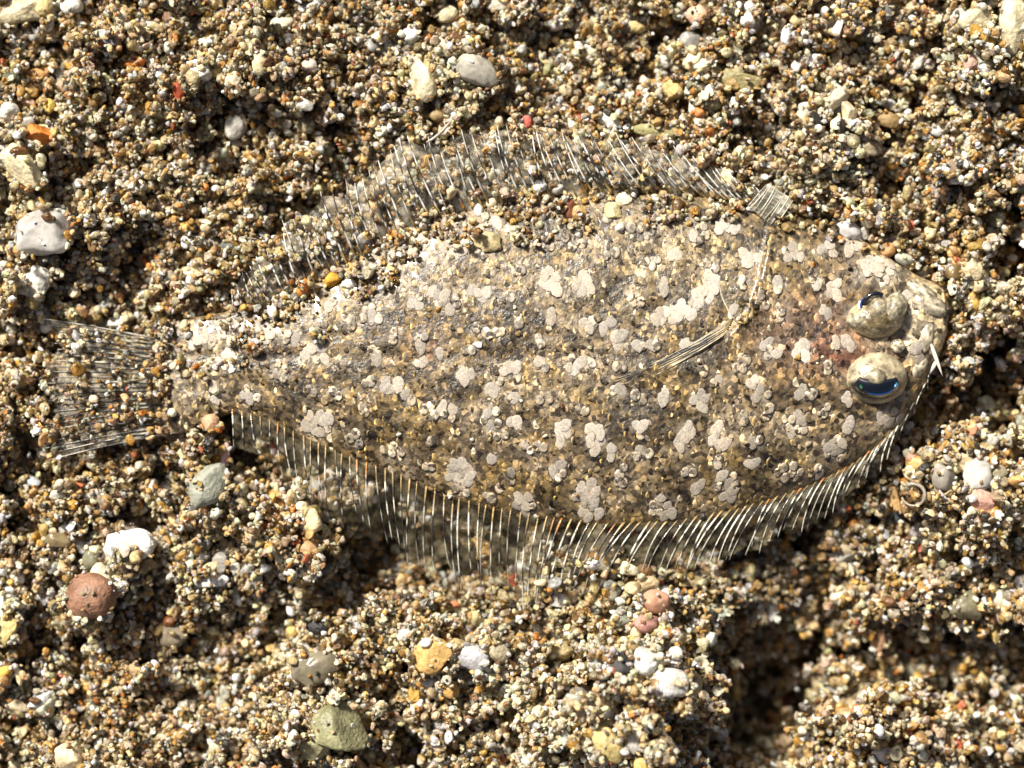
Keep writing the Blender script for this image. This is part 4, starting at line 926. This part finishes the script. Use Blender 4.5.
# the largest single grains in view become objects of their own, each told apart by colour, form and neighbour
lm = [(s[0], s[1], s[7]) for s in PEB]
infr = (pxg > 6) & (pxg < 1018) & (pyg > 6) & (pyg < 762)
hi_, hj_ = ((G[:, 0] - GX0) / GS).astype(int), ((G[:, 1] - GY0) / GS).astype(int)
seen = G[:, 2] + G[:, 3] * .8 >= H[hi_, hj_] - .01
order = np.argsort(-(G[:, 3] + (~(infr & seen)) * -9))
LABEL_USED = set(); indiv = []
SH = ['rounded', 'angular', 'oval', 'chipped']
shortl = {}
def short(lab):
    for cut in (' in the ', ' near ', ' at the ', ' above ', ' below ', ' under ', ' right ', ' left ', ' between ', ' directly ', ' touching ', ' on the ', ' standing ', ' tucked ', ' lying ', ' beside ', ' cut ', ' inside ', ' sitting ', ' lodged ', ' next ', ' just ', ' among ', ' to the ', ' over ', ' with '):
        k = lab.find(cut)
        if k > 0: lab = lab[:k]
    return lab
for k in order[:2500]:
    if len(indiv) >= 110: break
    if not (infr[k] and seen[k]): continue
    px, py = pxg[k], pyg[k]
    d = [((px - a) ** 2 + (py - b) ** 2, a, b, l) for a, b, l in lm]; d0 = min(d)
    if d0[0] > 60 ** 2 or d0[0] < 12 ** 2: continue
    dx, dy = px - d0[1], py - d0[2]
    wd = ('just right of' if dx > 0 else 'just left of') if abs(dx) > abs(dy) else ('just below' if dy > 0 else 'just above')
    lab = 'coarse %s %s grain %s the %s' % (CN[ci[k]], SH[vi[k] % 4], wd, short(d0[3]))
    if lab in LABEL_USED or len(lab.split()) > 16: continue
    LABEL_USED.add(lab); indiv.append(k)
    P, F_ = rock(500 + int(vi[k]), 2, [.95, .75, .5][vi[k] % 3], 8 + vi[k] % 4, .13)
gm = {}
from mathutils import Euler
for k in indiv:
    key = int(vi[k])
    if key not in gm:
        gm[key] = src.objects['grain_shape_%02d' % key].data.copy(); gm[key].name = 'sand_grain'; gm[key].materials.clear(); gm[key].materials.append(M_PEB)
        gm[key].polygons.foreach_set('use_smooth', [True] * len(gm[key].polygons))
labs = list()
for k, lab in zip(indiv, [None] * len(indiv)):
    ob = bpy.data.objects.new('sand_grain', gm[int(vi[k])]); col.objects.link(ob); ob.location = G[k, :3]; ob.rotation_euler = rot[k]; ob.scale = gsc[k]; ob.color = (*gc[k], 1)
    px, py = pxg[k], pyg[k]; d0 = min(((px - a) ** 2 + (py - b) ** 2, a, b, l) for a, b, l in lm); dx, dy = px - d0[1], py - d0[2]
    wd = ('just right of' if dx > 0 else 'just left of') if abs(dx) > abs(dy) else ('just below' if dy > 0 else 'just above')
    tag(ob, 'coarse %s %s grain %s the %s' % (CN[ci[k]], SH[vi[k] % 4], wd, short(d0[3])), 'sand grain', 'coarse single grains among the fine sand')

keep = np.ones(ng, bool); keep[indiv] = False
G, gc, rot, gsc, vi = G[keep], gc[keep], rot[keep], gsc[keep], vi[keep]
# farther grains round the patch, so the bed goes on
nf = 30000
fx, fy = N.uniform(-16, 16, nf), N.uniform(-14, 14, nf); m = (abs(fx) > 7.3) | (abs(fy) > 5.9); fx, fy = fx[m], fy[m]; fr = N.uniform(.05, .12, len(fx))
G = np.concatenate([G, np.stack([fx, fy, np.where((abs(fx) > 8.5) | (abs(fy) > 8.5), -.35, terrain(fx, fy) + .05), fr], -1)])
gc = np.concatenate([gc, PAL[N.choice(len(PAL), len(fx), p=PW)]]); rot = np.concatenate([rot, N.uniform(0, 6.28, (len(fx), 3))]); gsc = np.concatenate([gsc, fr[:, None] * np.ones((1, 3))]); vi = np.concatenate([vi, N.randint(0, NV, len(fx))])

me = bpy.data.meshes.new('sand'); me.vertices.add(len(G)); me.vertices.foreach_set('co', G[:, :3].astype(np.float32).ravel())
a = me.attributes.new('gcol', 'FLOAT_COLOR', 'POINT'); c4 = np.ones((len(G), 4), np.float32); c4[:, :3] = gc; a.data.foreach_set('color', c4.ravel())
a = me.attributes.new('grot', 'FLOAT_VECTOR', 'POINT'); a.data.foreach_set('vector', rot.astype(np.float32).ravel())
a = me.attributes.new('gscl', 'FLOAT_VECTOR', 'POINT'); a.data.foreach_set('vector', gsc.astype(np.float32).ravel())
a = me.attributes.new('gidx', 'INT', 'POINT'); a.data.foreach_set('value', vi.astype(np.int32))
sand = bpy.data.objects.new('sand', me); col.objects.link(sand)
tag(sand, 'loose coarse sand of cream, honey, grey and brown grains round the fish', 'sand', kind='stuff')
ng_ = bpy.data.node_groups.new('grains', 'GeometryNodeTree')
ng_.interface.new_socket('Geometry', in_out='INPUT', socket_type='NodeSocketGeometry'); ng_.interface.new_socket('Geometry', in_out='OUTPUT', socket_type='NodeSocketGeometry')
nn = ng_.nodes.new; L = ng_.links.new
gi, go = nn('NodeGroupInput'), nn('NodeGroupOutput'); iop = nn('GeometryNodeInstanceOnPoints'); cinf = nn('GeometryNodeCollectionInfo')
cinf.inputs['Collection'].default_value = src; cinf.inputs['Separate Children'].default_value = True; cinf.inputs['Reset Children'].default_value = True
iop.inputs['Pick Instance'].default_value = True
def na(name, typ):
    q = nn('GeometryNodeInputNamedAttribute'); q.data_type = typ; q.inputs['Name'].default_value = name; return next(o for o in q.outputs if o.enabled and o.name == 'Attribute')
L(gi.outputs[0], iop.inputs['Points']); L(cinf.outputs[0], iop.inputs['Instance'])
L(na('gidx', 'INT'), iop.inputs['Instance Index']); L(na('gscl', 'FLOAT_VECTOR'), iop.inputs['Scale'])
er = nn('FunctionNodeEulerToRotation'); L(na('grot', 'FLOAT_VECTOR'), er.inputs[0]); L(er.outputs[0], iop.inputs['Rotation'])
L(iop.outputs[0], go.inputs[0])
md = sand.modifiers.new('grains', 'NODES'); md.node_group = ng_
print('grains', len(G), 'individual', len(indiv), 'pebbles', len(PEB), 'pale scales', pale_n)
